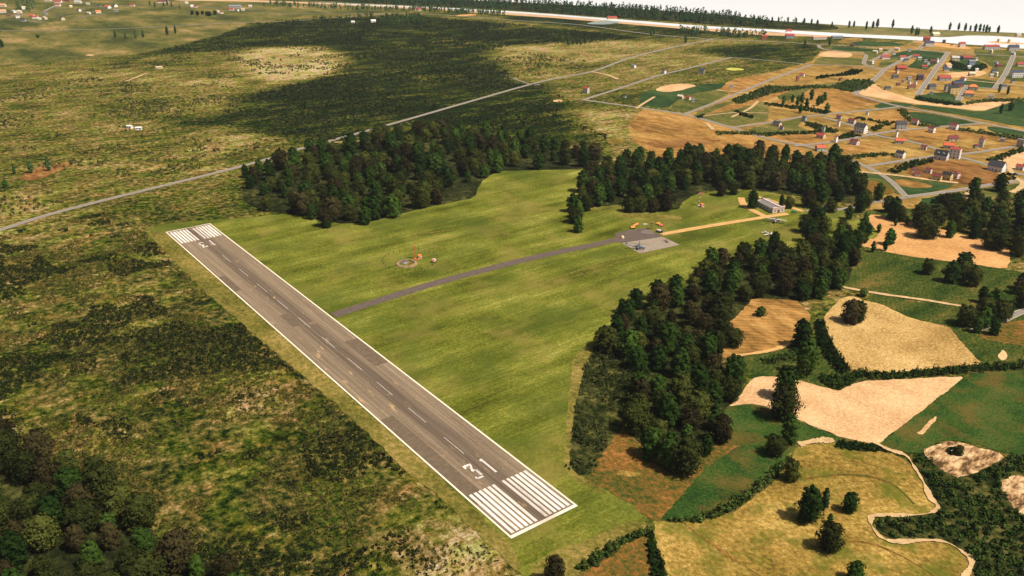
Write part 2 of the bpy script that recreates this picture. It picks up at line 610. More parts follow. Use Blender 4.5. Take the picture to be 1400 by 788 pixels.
# ------------------------------------------------------------------ far land: sea, lagoon, spit
k = NT('glare_painted_water', 0.22, 0.8)
k.color((0.80, 0.82, 0.84))  # near-white base colour paints in the sky and sun glare on the water
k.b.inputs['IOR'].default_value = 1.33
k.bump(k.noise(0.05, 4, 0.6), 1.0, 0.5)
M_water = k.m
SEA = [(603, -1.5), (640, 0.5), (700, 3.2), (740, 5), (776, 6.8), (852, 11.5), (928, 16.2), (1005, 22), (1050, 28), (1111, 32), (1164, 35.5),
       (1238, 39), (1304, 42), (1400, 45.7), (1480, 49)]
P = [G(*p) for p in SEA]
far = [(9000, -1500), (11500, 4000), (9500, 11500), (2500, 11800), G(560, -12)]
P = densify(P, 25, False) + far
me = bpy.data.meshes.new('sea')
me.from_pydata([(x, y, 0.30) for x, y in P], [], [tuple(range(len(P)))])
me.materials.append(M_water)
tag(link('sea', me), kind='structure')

sheet('meadow', [(1040, 26), (1111, 32), (1164, 35.5), (1238, 39), (1304, 42), (1400, 45.7), (1460, 48), (1460, 60), (1400, 54), (1324, 49), (1276, 51.5),
                 (1177, 47.5), (1083, 42), (1060, 36)], field_mat('salt_meadow', [(0.075, 0.085, 0.030), (0.125, 0.125, 0.042), (0.16, 0.14, 0.055), (0.26, 0.19, 0.09)], 0.05, 0.01, 0.6, 0.6, 0.4), 0.2)
sheet('woodland_floor', [(540, -6), (603, -1), (700, 3.5), (776, 7), (852, 11.7), (928, 16.5), (1005, 22.3), (1050, 28.3), (1111, 32.3), (1150, 36), (1140, 42), (1083, 41), (1050, 38.5),
                         (950, 32), (850, 25), (760, 19), (700, 14), (600, 9), (480, 4), (400, -1)], M_wood, 0.2)
sheet('beach', [(230, -2), (310, -1), (420, 3), (480, 6), (600, 11), (700, 17), (760, 21), (850, 29), (950, 37.5), (1050, 44), (1083, 46), (1160, 51),
                (1080, 49.5), (1030, 48), (950, 41), (850, 32.5), (760, 25), (700, 21), (600, 14), (480, 7.8), (400, 4.5), (320, 2), (240, 1)], M_beach, 0.15)
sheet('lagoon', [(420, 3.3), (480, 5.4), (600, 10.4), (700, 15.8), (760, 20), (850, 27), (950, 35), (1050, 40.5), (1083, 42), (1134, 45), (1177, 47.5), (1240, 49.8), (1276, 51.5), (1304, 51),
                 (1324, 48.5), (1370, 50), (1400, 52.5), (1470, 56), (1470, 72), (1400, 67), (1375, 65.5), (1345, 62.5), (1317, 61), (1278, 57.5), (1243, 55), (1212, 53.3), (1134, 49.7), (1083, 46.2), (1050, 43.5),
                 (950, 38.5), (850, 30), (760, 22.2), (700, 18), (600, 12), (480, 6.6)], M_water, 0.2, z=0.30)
sheet('sandbank', [(1355, 56.5), (1372, 57.5), (1400, 59), (1398, 61.5), (1370, 60.5), (1350, 58.5)], M_pale, 0.2, z=0.32)
ribbon('beach', [(610, -0.6), (650, 0.8), (700, 3.2), (776, 6.8)], 9, M_beach, z=0.325)

# ------------------------------------------------------------------ farmland
sheet('farmland', [(862, 190), (858, 172), (868, 163), (880, 148), (935, 157), (945, 140), (985, 118), (1040, 102), (1080, 92), (1110, 84), (1122, 70), (1180, 66), (1250, 60), (1330, 64), (1420, 70),
                   (1480, 300), (1400, 290), (1330, 292), (1250, 300), (1180, 290), (1150, 245), (1100, 225), (1000, 210), (930, 215)], M_ochre, 0.6)
FIELDS = [
    # name, outline, material
    ('field', [(862, 167), (875, 151), (930, 157), (980, 168), (1010, 178), (975, 182), (880, 185), (862, 174)], M_orange),
    ('field', [(860, 190), (890, 186), (975, 183), (1012, 180), (1060, 196), (1110, 206), (1050, 212), (980, 222), (900, 215)], M_orange),
    ('field', [(874, 142), (878, 126), (893, 123), (928, 123), (956, 116), (992, 113.5), (1006, 117), (979, 123), (944, 129), (926, 137), (914, 148), (893, 147)], M_green2),
    ('field', [(894, 123.5), (907, 117), (936, 114), (954, 117), (930, 124), (911, 126.5)], M_pinkf),
    ('field', [(916, 147), (928, 137), (948, 129), (982, 123), (1000, 127), (960, 147), (938, 155)], M_olive),
    ('field', [(985, 122), (995, 112), (1010, 106), (1052, 102), (1048, 110), (1030, 121), (1003, 132)], M_orange),
    ('field', [(945, 158), (985, 141), (1020, 136), (1052, 141), (1050, 165), (1002, 173), (975, 167)], M_olive),
    ('field', [(960, 158), (1000, 142), (1052, 125), (1090, 119), (1110, 120), (1060, 133), (1010, 149)], M_orange),
    ('field', [(1050, 143), (1080, 127), (1100, 120.5), (1140, 122), (1175, 129), (1205, 142), (1160, 150), (1130, 154), (1095, 150)], M_orange),
    ('field', [(1050, 119), (1085, 103), (1125, 108), (1165, 107), (1205, 102), (1198, 107), (1160, 112), (1105, 117), (1070, 120), (1040, 131)], M_ochre),
    ('field', [(1110, 92), (1150, 90), (1200, 97), (1195, 101), (1150, 105), (1110, 104), (1088, 102)], M_ochre),
    ('field', [(1119, 75), (1128, 70.5), (1145, 70), (1164, 72), (1166, 77), (1155, 79.5), (1120, 77.5)], M_pinkf),
    ('field', [(1143, 59), (1155, 52), (1175, 51.5), (1182, 56), (1170, 59.5)], M_ochre),
    ('field', [(1165, 58), (1180, 56), (1230, 59), (1240, 63), (1200, 64), (1160, 62)], M_green2),
    ('field', [(1140, 64.5), (1178, 66), (1220, 68), (1210, 71), (1165, 71), (1135, 68)], M_green2),
    ('field', [(1210, 80), (1230, 71), (1250, 68.5), (1293, 72), (1280, 88), (1262, 98), (1240, 92), (1255, 80), (1240, 78)], M_green2),
    ('field', [(1242, 56), (1268, 57), (1320, 63), (1330, 67), (1310, 67.5), (1265, 61)], M_sand),
    ('field', [(1310, 73), (1325, 69), (1334, 74), (1322, 75.5)], M_ochre),
    ('field', [(1302, 78), (1330, 79), (1350, 89), (1338, 100), (1300, 98), (1290, 96)], M_green2),
    ('field', [(1215, 92), (1240, 92), (1278, 98), (1278, 108), (1255, 115), (1225, 108), (1210, 103)], M_orange),
    ('field', [(1298, 99.5), (1345, 97), (1350, 101), (1330, 106), (1283, 107)], M_pinkf),
    ('field', [(1340, 93), (1365, 94), (1362, 100), (1343, 98)], M_orange),
    ('field', [(1203, 116), (1225, 113), (1258, 117), (1280, 113), (1292, 118), (1255, 131), (1240, 133), (1202, 123)], M_ochre),
    ('field', [(1172, 127), (1195, 113), (1204, 122), (1240, 133), (1262, 140), (1320, 142), (1385, 138), (1345, 152), (1250, 142), (1210, 136), (1180, 131)], M_pinkf),
    ('field', [(1247, 132), (1278, 127), (1300, 127), (1312, 139), (1320, 143), (1290, 142), (1262, 138)], M_green2),
    ('field', [(1330, 127), (1372, 126), (1392, 134), (1380, 137), (1322, 136), (1316, 130)], M_ochre),
    ('field', [(1192, 146), (1210, 139), (1255, 143), (1240, 147), (1205, 149)], M_green2),
    ('field', [(1255, 143), (1340, 153), (1388, 139), (1440, 137), (1440, 178), (1385, 172), (1330, 161), (1245, 146)], M_green2),
    ('field', [(1243, 152), (1290, 158), (1340, 170), (1310, 174), (1262, 170), (1238, 158)], M_green2),
    ('field', [(1238, 152), (1244, 158), (1256, 170), (1222, 172), (1195, 163), (1190, 156), (1215, 150)], M_orange),
    ('field', [(1050, 170), (1100, 161), (1090, 174), (1110, 180), (1050, 185), (1020, 178)], M_olive),
    ('field', [(1050, 186), (1120, 182), (1145, 188), (1118, 197), (1085, 199), (1060, 192)], M_orange),
    ('field', [(1350, 172), (1420, 183), (1420, 190), (1352, 180)], M_green2),
    ('field', [(1225, 176), (1300, 174), (1350, 184), (1400, 192), (1400, 199), (1320, 209), (1270, 199), (1240, 191)], M_orange),
    ('field', [(1115, 200), (1180, 190), (1220, 191), (1262, 205), (1275, 212), (1230, 219), (1185, 225), (1150, 212)], M_ochre),
    ('field', [(1150, 218), (1182, 229), (1186, 236), (1160, 240), (1150, 232)], M_ochre),
    ('field', [(1235, 236), (1262, 222), (1285, 217), (1330, 222), (1358, 234), (1384, 248), (1340, 254), (1310, 252), (1260, 245)], M_brown),
    ('field', [(1360, 222), (1385, 208), (1430, 205), (1430, 236), (1390, 232)], M_pinkf),
    ('field', [(1152, 233), (1190, 235), (1260, 243), (1310, 252), (1240, 270), (1215, 262), (1170, 250), (1155, 244)], M_olive),
    ('field', [(1165, 237), (1200, 240), (1225, 248), (1215, 246), (1175, 243)], M_green2),
    ('field', [(1225, 252), (1262, 248), (1310, 255), (1250, 268), (1238, 266)], M_green2),
    ('field', [(1224, 244), (1262, 250), (1280, 256), (1250, 258), (1222, 252)], M_orange),
    ('field', [(1172, 247), (1205, 249), (1225, 262), (1215, 268), (1180, 262)], M_rust),
    ('field', [(1255, 273), (1310, 263), (1316, 272), (1300, 285), (1262, 286)], M_green2),
    ('field', [(1310, 263), (1390, 251), (1440, 250), (1440, 300), (1370, 280), (1320, 276)], M_olive),
    ('field', [(1175, 288), (1235, 285), (1300, 290), (1330, 298), (1300, 310), (1245, 304), (1190, 298)], M_strip),
    ('field', [(1330, 66), (1400, 70), (1450, 80), (1450, 112), (1400, 113), (1350, 104), (1358, 92), (1335, 80)], M_olive),
    ('field', [(1182, 70), (1215, 72), (1200, 80), (1188, 83), (1180, 78)], M_olive),
    ('field', [(1225, 78), (1245, 80), (1232, 86), (1215, 90), (1200, 92), (1205, 84)], M_olive),
    ('field', [(1300, 110), (1345, 108), (1385, 116), (1350, 122), (1318, 118)], M_green2),
    ('field', [(1120, 78), (1180, 80), (1200, 90), (1150, 89), (1110, 88)], M_olive),
    ('field', [(1090, 118), (1150, 112), (1180, 110), (1150, 118)], M_olive),
    ('field', [(1060, 133), (1090, 121), (1110, 121), (1095, 130), (1075, 140)], M_olive),
    ('field', [(880, 196), (940, 190), (990, 192), (960, 200), (900, 204)], M_brown),
    ('field', [(1130, 205), (1180, 195), (1215, 196), (1190, 208), (1150, 210)], M_orange),
    ('field', [(1268, 196), (1330, 190), (1385, 197), (1330, 206), (1290, 206)], M_ochre),
    # behind and right of the middle wood
    ('field', [(1140, 330), (1168, 335), (1212, 346), (1260, 353), (1335, 363), (1385, 370), (1430, 380), (1430, 470), (1340, 432), (1260, 413), (1190, 396), (1140, 392)], M_strip),
    ('sandy_field', [(1166, 333), (1172, 330), (1190, 328), (1203, 322), (1190, 305), (1184, 296), (1192, 293), (1225, 298), (1270, 308), (1310, 320), (1376, 336), (1381, 344), (1378, 369), (1335, 362), (1260, 353), (1210, 345)], M_sand),
    ('field', [(975, 492), (985, 450), (1005, 415), (1040, 398), (1085, 408), (1110, 432), (1094, 462), (1065, 480), (1003, 489)], M_orange),
    ('field', [(985, 500), (1000, 489), (1060, 481), (1090, 466), (1105, 440), (1125, 434), (1165, 507), (1140, 534), (1085, 519), (1030, 518)], M_strip),
    ('field', [(1187, 413), (1238, 434), (1273, 442), (1297, 446), (1342, 499), (1352, 505), (1440, 505), (1440, 470), (1345, 450), (1320, 428), (1260, 414), (1190, 400)], M_strip),
    ('stubble_field', [(1126, 434), (1149, 408), (1165, 405), (1187, 413), (1202, 415), (1238, 433), (1273, 442), (1296, 446), (1342, 499), (1290, 503), (1215, 510), (1162, 508), (1134, 463)], M_straw2),
    ('field', [(1320, 514), (1345, 507), (1440, 503), (1440, 640), (1385, 623), (1330, 606), (1290, 601), (1255, 622), (1212, 614), (1196, 608), (1215, 598), (1286, 542)], M_green),
    ('field', [(988, 556), (1003, 545), (1050, 556), (1090, 576), (1154, 600), (1200, 611), (1140, 604), (1090, 610), (1060, 640), (1010, 650), (960, 640), (950, 600)], M_green),
    ('pale_field', [(990, 557), (1010, 545), (1027, 518), (1048, 514), (1085, 519), (1120, 528), (1144, 535), (1177, 522), (1250, 518), (1319, 515), (1286, 542), (1212, 599), (1198, 608), (1154, 600), (1088, 573), (1050, 557), (1025, 552)], M_pinkf),
    ('field', [(795, 655), (805, 630), (838, 590), (900, 560), (980, 610), (1060, 610), (1078, 632), (1050, 655), (1000, 692), (950, 713), (900, 716), (870, 698)], M_rust),
    ('field', [(900, 714), (930, 680), (965, 640), (1010, 610), (1070, 605), (1074, 634), (1045, 656), (1000, 690), (950, 712)], M_green),
    ('straw_field', [(893, 716), (905, 712), (960, 713), (1003, 702), (1050, 666), (1078, 636), (1090, 610), (1140, 604), (1205, 618), (1240, 628), (1258, 652), (1280, 690), (1287, 698), (1265, 706), (1194, 706), (1188, 715), (1200, 732),
                     (1225, 742), (1288, 740), (1312, 752), (1332, 766), (1318, 790), (1300, 830), (915, 830), (900, 770)], M_straw),
    ('field', [(780, 800), (830, 760), (890, 728), (893, 745), (900, 800), (890, 830), (780, 830)], M_rust),
    ('bare_rock', [(1258, 616), (1300, 602), (1335, 612), (1378, 622), (1362, 640), (1325, 650), (1300, 657), (1282, 643)], M_rock),
    ('bare_rock', [(1362, 660), (1400, 645), (1450, 660), (1450, 740), (1400, 712), (1380, 690)], M_rock),
    ('field', [(1335, 462), (1372, 442), (1440, 432), (1440, 480), (1380, 470)], M_rust),
    # aerodrome
    ('airfield_grass', [(194, 314), (228, 306), (345, 297), (395, 292), (450, 300), (520, 300), (600, 279), (648, 270), (654, 255), (664, 241), (682, 234), (745, 231), (800, 231), (815, 226), (850, 232), (855, 262), (935, 270),
                        (985, 260), (1012, 262), (1030, 255), (1110, 280), (1150, 285), (1172, 300), (1206, 322), (1168, 334), (1120, 345), (1095, 358), (1000, 392), (900, 420), (850, 440), (828, 452), (812, 470), (800, 495), (788, 540),
                        (783, 580), (778, 640), (797, 653), (840, 678), (872, 697), (888, 716), (850, 735), (780, 790), (770, 830), (740, 830), (714, 788), (700, 774), (615, 690), (553, 640), (502, 588), (426, 522), (350, 457), (279, 396), (226, 342)], M_lawn),
    ('dry_margin', [(196, 313), (228, 320), (300, 380), (380, 452), (480, 545), (580, 632), (690, 738), (705, 752), (714, 786), (698, 774), (613, 691), (551, 641), (500, 590), (424, 523), (348, 458), (277, 397), (224, 342)], M_dry),
    ('dry_margin', [(783, 490), (806, 468), (812, 474), (801, 500), (789, 545), (785, 585), (779, 640), (800, 656), (842, 682), (815, 672), (780, 655), (771, 632), (776, 560)], M_dry),
    ('dry_margin', [(851, 293), (880, 292), (935, 297), (930, 301), (880, 298), (852, 299)], M_dry),
    ('dry_margin', [(740, 830), (725, 780), (745, 760), (800, 740), (860, 712), (888, 716), (850, 735), (785, 788), (770, 830)], M_dry),
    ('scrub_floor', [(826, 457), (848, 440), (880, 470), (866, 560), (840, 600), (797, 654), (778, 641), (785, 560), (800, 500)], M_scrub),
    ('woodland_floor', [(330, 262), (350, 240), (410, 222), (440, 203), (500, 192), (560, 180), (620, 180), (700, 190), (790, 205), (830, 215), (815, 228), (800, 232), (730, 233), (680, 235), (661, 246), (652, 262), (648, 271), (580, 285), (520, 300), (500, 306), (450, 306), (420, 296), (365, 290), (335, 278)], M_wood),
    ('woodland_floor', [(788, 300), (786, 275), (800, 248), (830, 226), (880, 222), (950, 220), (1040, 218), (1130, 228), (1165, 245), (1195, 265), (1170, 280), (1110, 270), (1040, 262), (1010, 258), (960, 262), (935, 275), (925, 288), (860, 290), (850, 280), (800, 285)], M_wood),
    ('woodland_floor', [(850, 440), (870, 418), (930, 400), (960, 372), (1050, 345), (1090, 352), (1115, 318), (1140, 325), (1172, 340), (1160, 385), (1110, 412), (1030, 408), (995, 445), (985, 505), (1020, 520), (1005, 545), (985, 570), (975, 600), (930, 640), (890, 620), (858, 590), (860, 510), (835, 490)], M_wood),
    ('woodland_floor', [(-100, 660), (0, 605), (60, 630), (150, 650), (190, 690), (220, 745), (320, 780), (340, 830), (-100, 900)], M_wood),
    ('ploughed_strip', [(28, 243), (45, 230), (100, 220), (98, 226), (60, 244), (35, 248)], M_brown),
    ('pale_patch', [(990, 95), (1000, 92.5), (1016, 94), (1018, 96.5), (1000, 97)], field_mat('yellow_flowers', [(0.3, 0.3, 0.05), (0.42, 0.40, 0.09), (0.5, 0.48, 0.15)], 0.2, 0.05)),
    ('pale_patch', [(755, 138), (765, 136), (771, 138.5), (760, 140.5)], M_pale),
    ('pale_patch', [(116, 76), (122, 74.5), (131, 75.5), (124, 77)], M_pale),
    ('pale_patch', [(1363, 487), (1368, 480), (1375, 480), (1377, 492), (1369, 494)], M_pale),
    ('pale_patch', [(1252, 595), (1278, 570), (1283, 571), (1262, 594)], M_pale),
    ('pale_patch', [(840, 649), (850, 643), (870, 646), (882, 650), (860, 653)], M_straw),
    ('pale_patch', [(828, 191), (848, 188), (856, 194), (835, 199)], M_straw),
    ('pale_patch', [(622, 21), (650, 19.3), (652, 21.5), (625, 23)], M_sand),
    ('car_park', [(802, 32), (815, 29), (835, 28.5), (852, 30.5), (830, 34), (805, 33.5)], plain('worn_concrete', (0.20, 0.23, 0.22), 0.9, 0.1)),
]
for nm, px, m in FIELDS:
    sheet(nm, px, m, jit=0.35 if px[0][1] > 250 else 0.25)

# small bare streaks and worn spots so that broad patches do not read as flat
# ------------------------------------------------------------------ roads
k = NT('road_asphalt', 0.85, 0.2)
uv = k.n('UVMap').outputs[0]
sx = k.n('SeparateXYZ')
k.put(sx.inputs[0], uv)
e = k.math('ABSOLUTE', k.math('SUBTRACT', sx.outputs[0], 0.5))
base = k.ramp(k.noise(0.3, 5, 0.6), [(0.3, (0.15, 0.130, 0.108)), (0.7, (0.22, 0.190, 0.158))])
base = k.mix(k.ramp(e, [(0.30, 0.0), (0.36, 1.0)]), base, (0.31, 0.265, 0.21))
k.color(k.mix(k.ramp(e, [(0.015, 0.7), (0.03, 0.0)]), base, (0.40, 0.37, 0.32)))
M_road = k.m
M_dirt = plain('dirt_track', (0.47, 0.28, 0.105), 0.95, 0.05, 0.15, 0.2)
M_path = plain('pale_path', (0.44, 0.30, 0.15), 0.95, 0.05, 0.25, 0.25)
M_taxi = plain('taxiway_asphalt', (0.105, 0.080, 0.066), 0.95, 0.05, 0.15, 0.25)
ROADS = [  # outline, width
    ([(-60, 332), (0, 315), (100, 285), (330, 228), (410, 204), (470, 188), (560, 163), (640, 140), (740, 112), (810, 98), (860, 80), (920, 65), (975, 54)], 7.5),
    ([(-60, 43), (0, 42.5), (150, 40), (330, 31), (400, 29), (480, 23), (560, 19), (640, 23), (700, 28), (790, 34), (880, 46), (960, 53), (1050, 57), (1120, 61), (1180, 64.5), (1240, 68), (1300, 72), (1345, 75), (1400, 78)], 7),
    ([(345, 18), (450, 19), (560, 19)], 6),
    ([(797, 137), (845, 122), (900, 104), (945, 93), (975, 85), (1000, 79)], 7),
    ([(1000, 79), (1050, 83), (1100, 88), (1112, 89), (1160, 90), (1205, 95)], 5),
    ([(797, 137), (870, 147), (935, 157), (1000, 175), (1050, 190), (1110, 202), (1150, 215), (1185, 229), (1215, 246), (1239, 270)], 7),
    ([(935, 157), (985, 138), (1050, 111), (1090, 96), (1111, 88.5)], 7),
    ([(1000, 175), (1050, 168), (1100, 160), (1180, 152), (1235, 146)], 7),
    ([(1168, 129), (1200, 105), (1210, 95), (1240, 80), (1250, 76)], 9),
    ([(1168, 129), (1205, 140), (1240, 148), (1290, 157), (1345, 169), (1400, 180), (1440, 188)], 7),
    ([(1209, 95), (1190, 91), (1181, 87), (1184, 77), (1178, 74), (1150, 71), (1124, 67), (1119, 62)], 8),
    ([(1190, 84), (1205, 77), (1222, 67)], 8),
    ([(1085, 200), (1140, 194.5), (1200, 183), (1240, 178), (1290, 173.5), (1345, 169)], 7),
    ([(1125, 161), (1165, 172), (1200, 186), (1240, 193), (1270, 201), (1300, 212), (1330, 220), (1360, 229), (1400, 240), (1430, 248)], 7),
    ([(1185, 228), (1230, 221), (1280, 214), (1320, 211), (1400, 199), (1430, 195)], 7),
    ([(1239, 270), (1300, 262), (1350, 254), (1400, 247), (1440, 240)], 8),
    ([(1255, 130), (1275, 101), (1297, 71)], 10),
    ([(1310, 138), (1320, 120), (1324, 117)], 10),
    ([(1360, 122), (1375, 100), (1386, 76)], 10),
    ([(1322, 120), (1340, 120.5), (1360, 121.5)], 7),
    ([(1256, 68.5), (1264, 60)], 9),
    ([(1240, 271), (1202, 276), (1187, 279), (1150, 287), (1102, 289)], 6),
    ([(1440, 418), (1400, 426), (1370, 439), (1330, 454)], 7),
    ([(60, 16), (74, 9), (86, 3), (95, 0)], 9),
    ([(0, 22.5), (30, 20), (62, 16.5), (90, 14), (130, 10.5), (175, 8), (230, 7.5), (300, 11.5), (360, 14)], 5),
    ([(10, 28), (30, 28), (55, 31), (64, 30.5)], 6),
    ([(60, 22.5), (90, 19), (120, 17), (150, 13)], 5),
    ([(100, 26.5), (120, 22.5), (145, 19.5)], 6),
    ([(115, 17), (145, 19.5)], 5),
    ([(690, 103), (725, 116), (738, 116)], 4),
]
for px, wd in ROADS:
    ribbon('road', px, wd * .82, M_road)
ribbon('dirt_track', [(904, 321.5), (960, 311.5), (1050, 297), (1077, 293)], 6, M_dirt, jit=0.1)
ribbon('dirt_track', [(1047, 297), (1030, 289), (1017, 281), (1013, 271)], 6, M_dirt, jit=0.1)
ribbon('dirt_track', [(1034, 269.5), (1066, 279), (1080, 284), (1098, 290)], 5, M_dirt, jit=0.1)
ribbon('path', [(1145, 392), (1187, 400), (1220, 405), (1270, 412), (1322, 421)], 3.2, M_path, jit=0.2)
ribbon('path', [(1150, 233), (1190, 237), (1230, 241), (1275, 247), (1310, 251)], 5, M_path, jit=0.3)
ribbon('path', [(1050, 155.5), (1060, 152), (1078, 147), (985, 160)][0:1] + [(1000, 155), (950, 161)], 3, M_path)
ribbon('path', [(1318, 110), (1350, 113), (1400, 118.5)], 5, M_path)
ribbon('path', [(979, 124), (1010, 127), (1040, 133)], 4, M_path)
ribbon('path', [(1000, 161), (1025, 149), (1036, 139)], 4, M_path)
ribbon('path', [(967, 170), (975, 178)], 5, M_path)
ribbon('path', [(1330, 258), (1322, 268), (1308, 285)], 5, M_path, jit=0.5)
ribbon('path', [(1378, 228), (1388, 244), (1398, 250), (1394, 258), (1382, 264)], 5, M_path, jit=0.5)
ribbon('path', [(1236, 152), (1243, 162), (1252, 169)], 4, M_path)
ribbon('path', [(1196, 606), (1215, 616), (1238, 624), (1250, 640), (1262, 660), (1272, 682), (1282, 694), (1270, 703), (1240, 706), (1198, 706), (1190, 712), (1194, 724), (1206, 737), (1226, 742), (1262, 740), (1290, 742), (1312, 753), (1328, 768), (1318, 790), (1300, 800)], 1.7, M_path, jit=0.08, wob=0.95)
ribbon('path', [(1092, 609), (1115, 604), (1140, 603)], 3.0, M_path, jit=0.2, wob=0.7)
ribbon('path', [(1003, 488), (1050, 481), (1080, 470), (1096, 452)], 2.4, M_dirt, jit=0.2, wob=0.6)
ribbon('path', [(870, 149), (880, 142), (895, 133)], 4, M_path)
ribbon('path', [(808, 98.5), (830, 103), (845, 109)], 6, M_path, jit=0.6)
ribbon('path', [(172, 112), (190, 105), (203, 100)], 4, M_path, jit=0.4)
ribbon('path', [(450, 196), (500, 193)], 3, M_path)

for tr, wd in (([(735, 388), (790, 371), (850, 353), (905, 343)], 0.9), ([(744, 391), (800, 374), (858, 356), (910, 346)], 0.9), ([(880, 348), (930, 343), (1000, 330), (1040, 318)], 1.0),
               ([(480, 330), (560, 322), (640, 312), (720, 300)], 0.9), ([(1050, 300), (1056, 312), (1048, 322), (1030, 330)], 1.2)):
    ribbon('worn_track', tr, wd, M_dry, z=0.335, jit=0.12, wob=0.6)
for tr, wd in (([(930, 712), (960, 735), (1010, 770), (1060, 800)], 0.7), ([(1130, 745), (1180, 742), (1230, 760), (1280, 790)], 0.8), ([(1100, 655), (1160, 650), (1215, 660), (1250, 690)], 0.9)):
    ribbon('worn_track', tr, wd, M_rust, z=0.336, jit=0.12, wob=0.7)

# ------------------------------------------------------------------ runway, taxiway, apron
ribbon('taxiway', [(456, 432), (520, 411), (600, 386.5), (700, 360), (760, 346), (810, 336), (848, 327), (862, 325)], 8.5, M_taxi, z=0.34)
sheet('apron', [(841, 319.5), (862, 315), (882, 312.6), (907, 324.5), (850, 333), (842, 331.5)], M_taxi, 0.0, 0, 40, z=0.38)
sheet('apron_patch', [(875, 317.6), (882, 315), (889, 314.6), (895.5, 320.8), (886, 321), (878, 320)], plain('patched_asphalt', (0.145, 0.115, 0.095), 0.9, 0.15, 0.08), 0.0, 1, 40, z=0.40)
sheet('apron', [(850, 333.2), (906, 324.6), (929.5, 335.7), (874.5, 347.3)], plain('pad_concrete', (0.25, 0.205, 0.155), 0.95, 0.05, 0.12, 0.25), 0.0, 0, 40, z=0.42)

k = NT('runway_asphalt', 0.95, 0.06)
st = k.noise(0.9, 6, 0.65, k.mapped(0, 1.0, 0.015))
st2 = k.noise(0.13, 4, 0.6, k.mapped(0, 1.0, 0.03))
gr = k.noise(1.2, 5, 0.7)
sx = k.n('SeparateXYZ')
k.put(sx.inputs[0], k.oc())
ax = k.math('ABSOLUTE', k.math('SUBTRACT', sx.outputs[0], 1.6))
wear = k.ramp(k.math('ADD', ax, k.math('MULTIPLY', k.math('SUBTRACT', st2, 0.5), 5.0)), [(0.0, 1.0), (1.0, 0.0)])
axn = k.math('DIVIDE', k.math('ADD', ax, k.math('MULTIPLY', k.math('SUBTRACT', st2, 0.5), 6.0)), 9.0, True)
wear = k.ramp(axn, [(0.25, 1.0), (0.85, 0.0)])
tt = k.math('ADD', k.math('MULTIPLY', st, 0.65), k.math('MULTIPLY', gr, 0.35))
c1 = k.ramp(tt, [(0.34, (0.105, 0.076, 0.050)), (0.5, (0.190, 0.142, 0.095)), (0.66, (0.29, 0.215, 0.140))])
c1 = k.mix(k.math('MULTIPLY', wear, 0.72), c1, k.ramp(st, [(0.35, (0.050, 0.037, 0.028)), (0.65, (0.115, 0.086, 0.065))]))
spots = k.math('MULTIPLY', k.ramp(k.noise(0.22, 5, 0.65, k.mapped(0, 1.0, 0.35)), [(0.60, 0.0), (0.66, 1.0)]), k.ramp(k.noise(0.02, 3, 0.5), [(0.42, 0.0), (0.58, 0.9)]))
c1 = k.mix(spots, c1, (0.40, 0.26, 0.13))
k.color(c1)
M_rwy = k.m
L = 464.5
b = MB()
b.add([(-18, -L, .44), (18, -L, .44), (18, 0, .44), (-18, 0, .44)], [(0, 1, 2, 3)])
tag(b.build('runway', M_rwy), kind='structure')

M_patch = plain('resurfaced_asphalt', (0.125, 0.092, 0.062), 0.95, 0.05, 0.2, 0.4)
b = MB()
for x0, x1, y0, y1 in ((-17.1, -9.5, -438, -352), (-17.1, -12.0, -150, -118), (8.5, 17.1, -300, -262), (-8.0, -2.0, -225, -204)):
    b.add([(x0, y0, .444), (x1, y0, .444), (x1, y1, .444), (x0, y1, .444)], [(0, 1, 2, 3)])
tag(b.build('runway_patch', M_patch), kind='structure')


def paint_mat(name, c, lo):
    k = NT(name, 0.7, 0.25)
    f = k.noise(0.8, 7, 0.75, k.mapped(0, 1.0, 0.10))
    c1 = k.ramp(f, [(0.36, tuple(v * lo for v in c)), (0.5, c), (0.7, c)])
    ax = k.n('SeparateXYZ')
    k.put(ax.inputs[0], k.oc())
    a = k.math('DIVIDE', k.math('ABSOLUTE', k.math('SUBTRACT', ax.outputs[0], 1.6)), 9.0, True)
    c1 = k.mix(k.ramp(a, [(0.25, 0.48), (0.9, 0.0)]), c1, (0.30, 0.235, 0.20))
    return k.color(c1)


M_paint = paint_mat('runway_paint', (0.72, 0.67, 0.60), 0.5)
M_edge = paint_mat('runway_edge_paint', (0.72, 0.64, 0.50), 0.85)
b = MB()


def strip(x0, x1, y0, y1, z=.45):
    b.add([(x0, y0, z), (x1, y0, z), (x1, y1, z), (x0, y1, z)], [(0, 1, 2, 3)])


for i in range(6):
    for s in (-1, 1):
        u = s * (2.75 + i * 2.46)
        strip(u - .72, u + .72, -L + 2.7, -L + 34.3)
        strip(u - .72, u + .72, -34.0, -3.6)
for i in range(10):
    strip(-.14 + .5, .14 + .5, -95 - 34.12 * i, -77.5 - 34.12 * i)


def glyph(rects, ox, oy, flip):
    for x0, x1, y0, y1 in rects:
        if flip:
            x0, x1, y0, y1 = -x1, -x0, -y1, -y0
        strip(ox + x0, ox + x1, oy + y0, oy + y1)


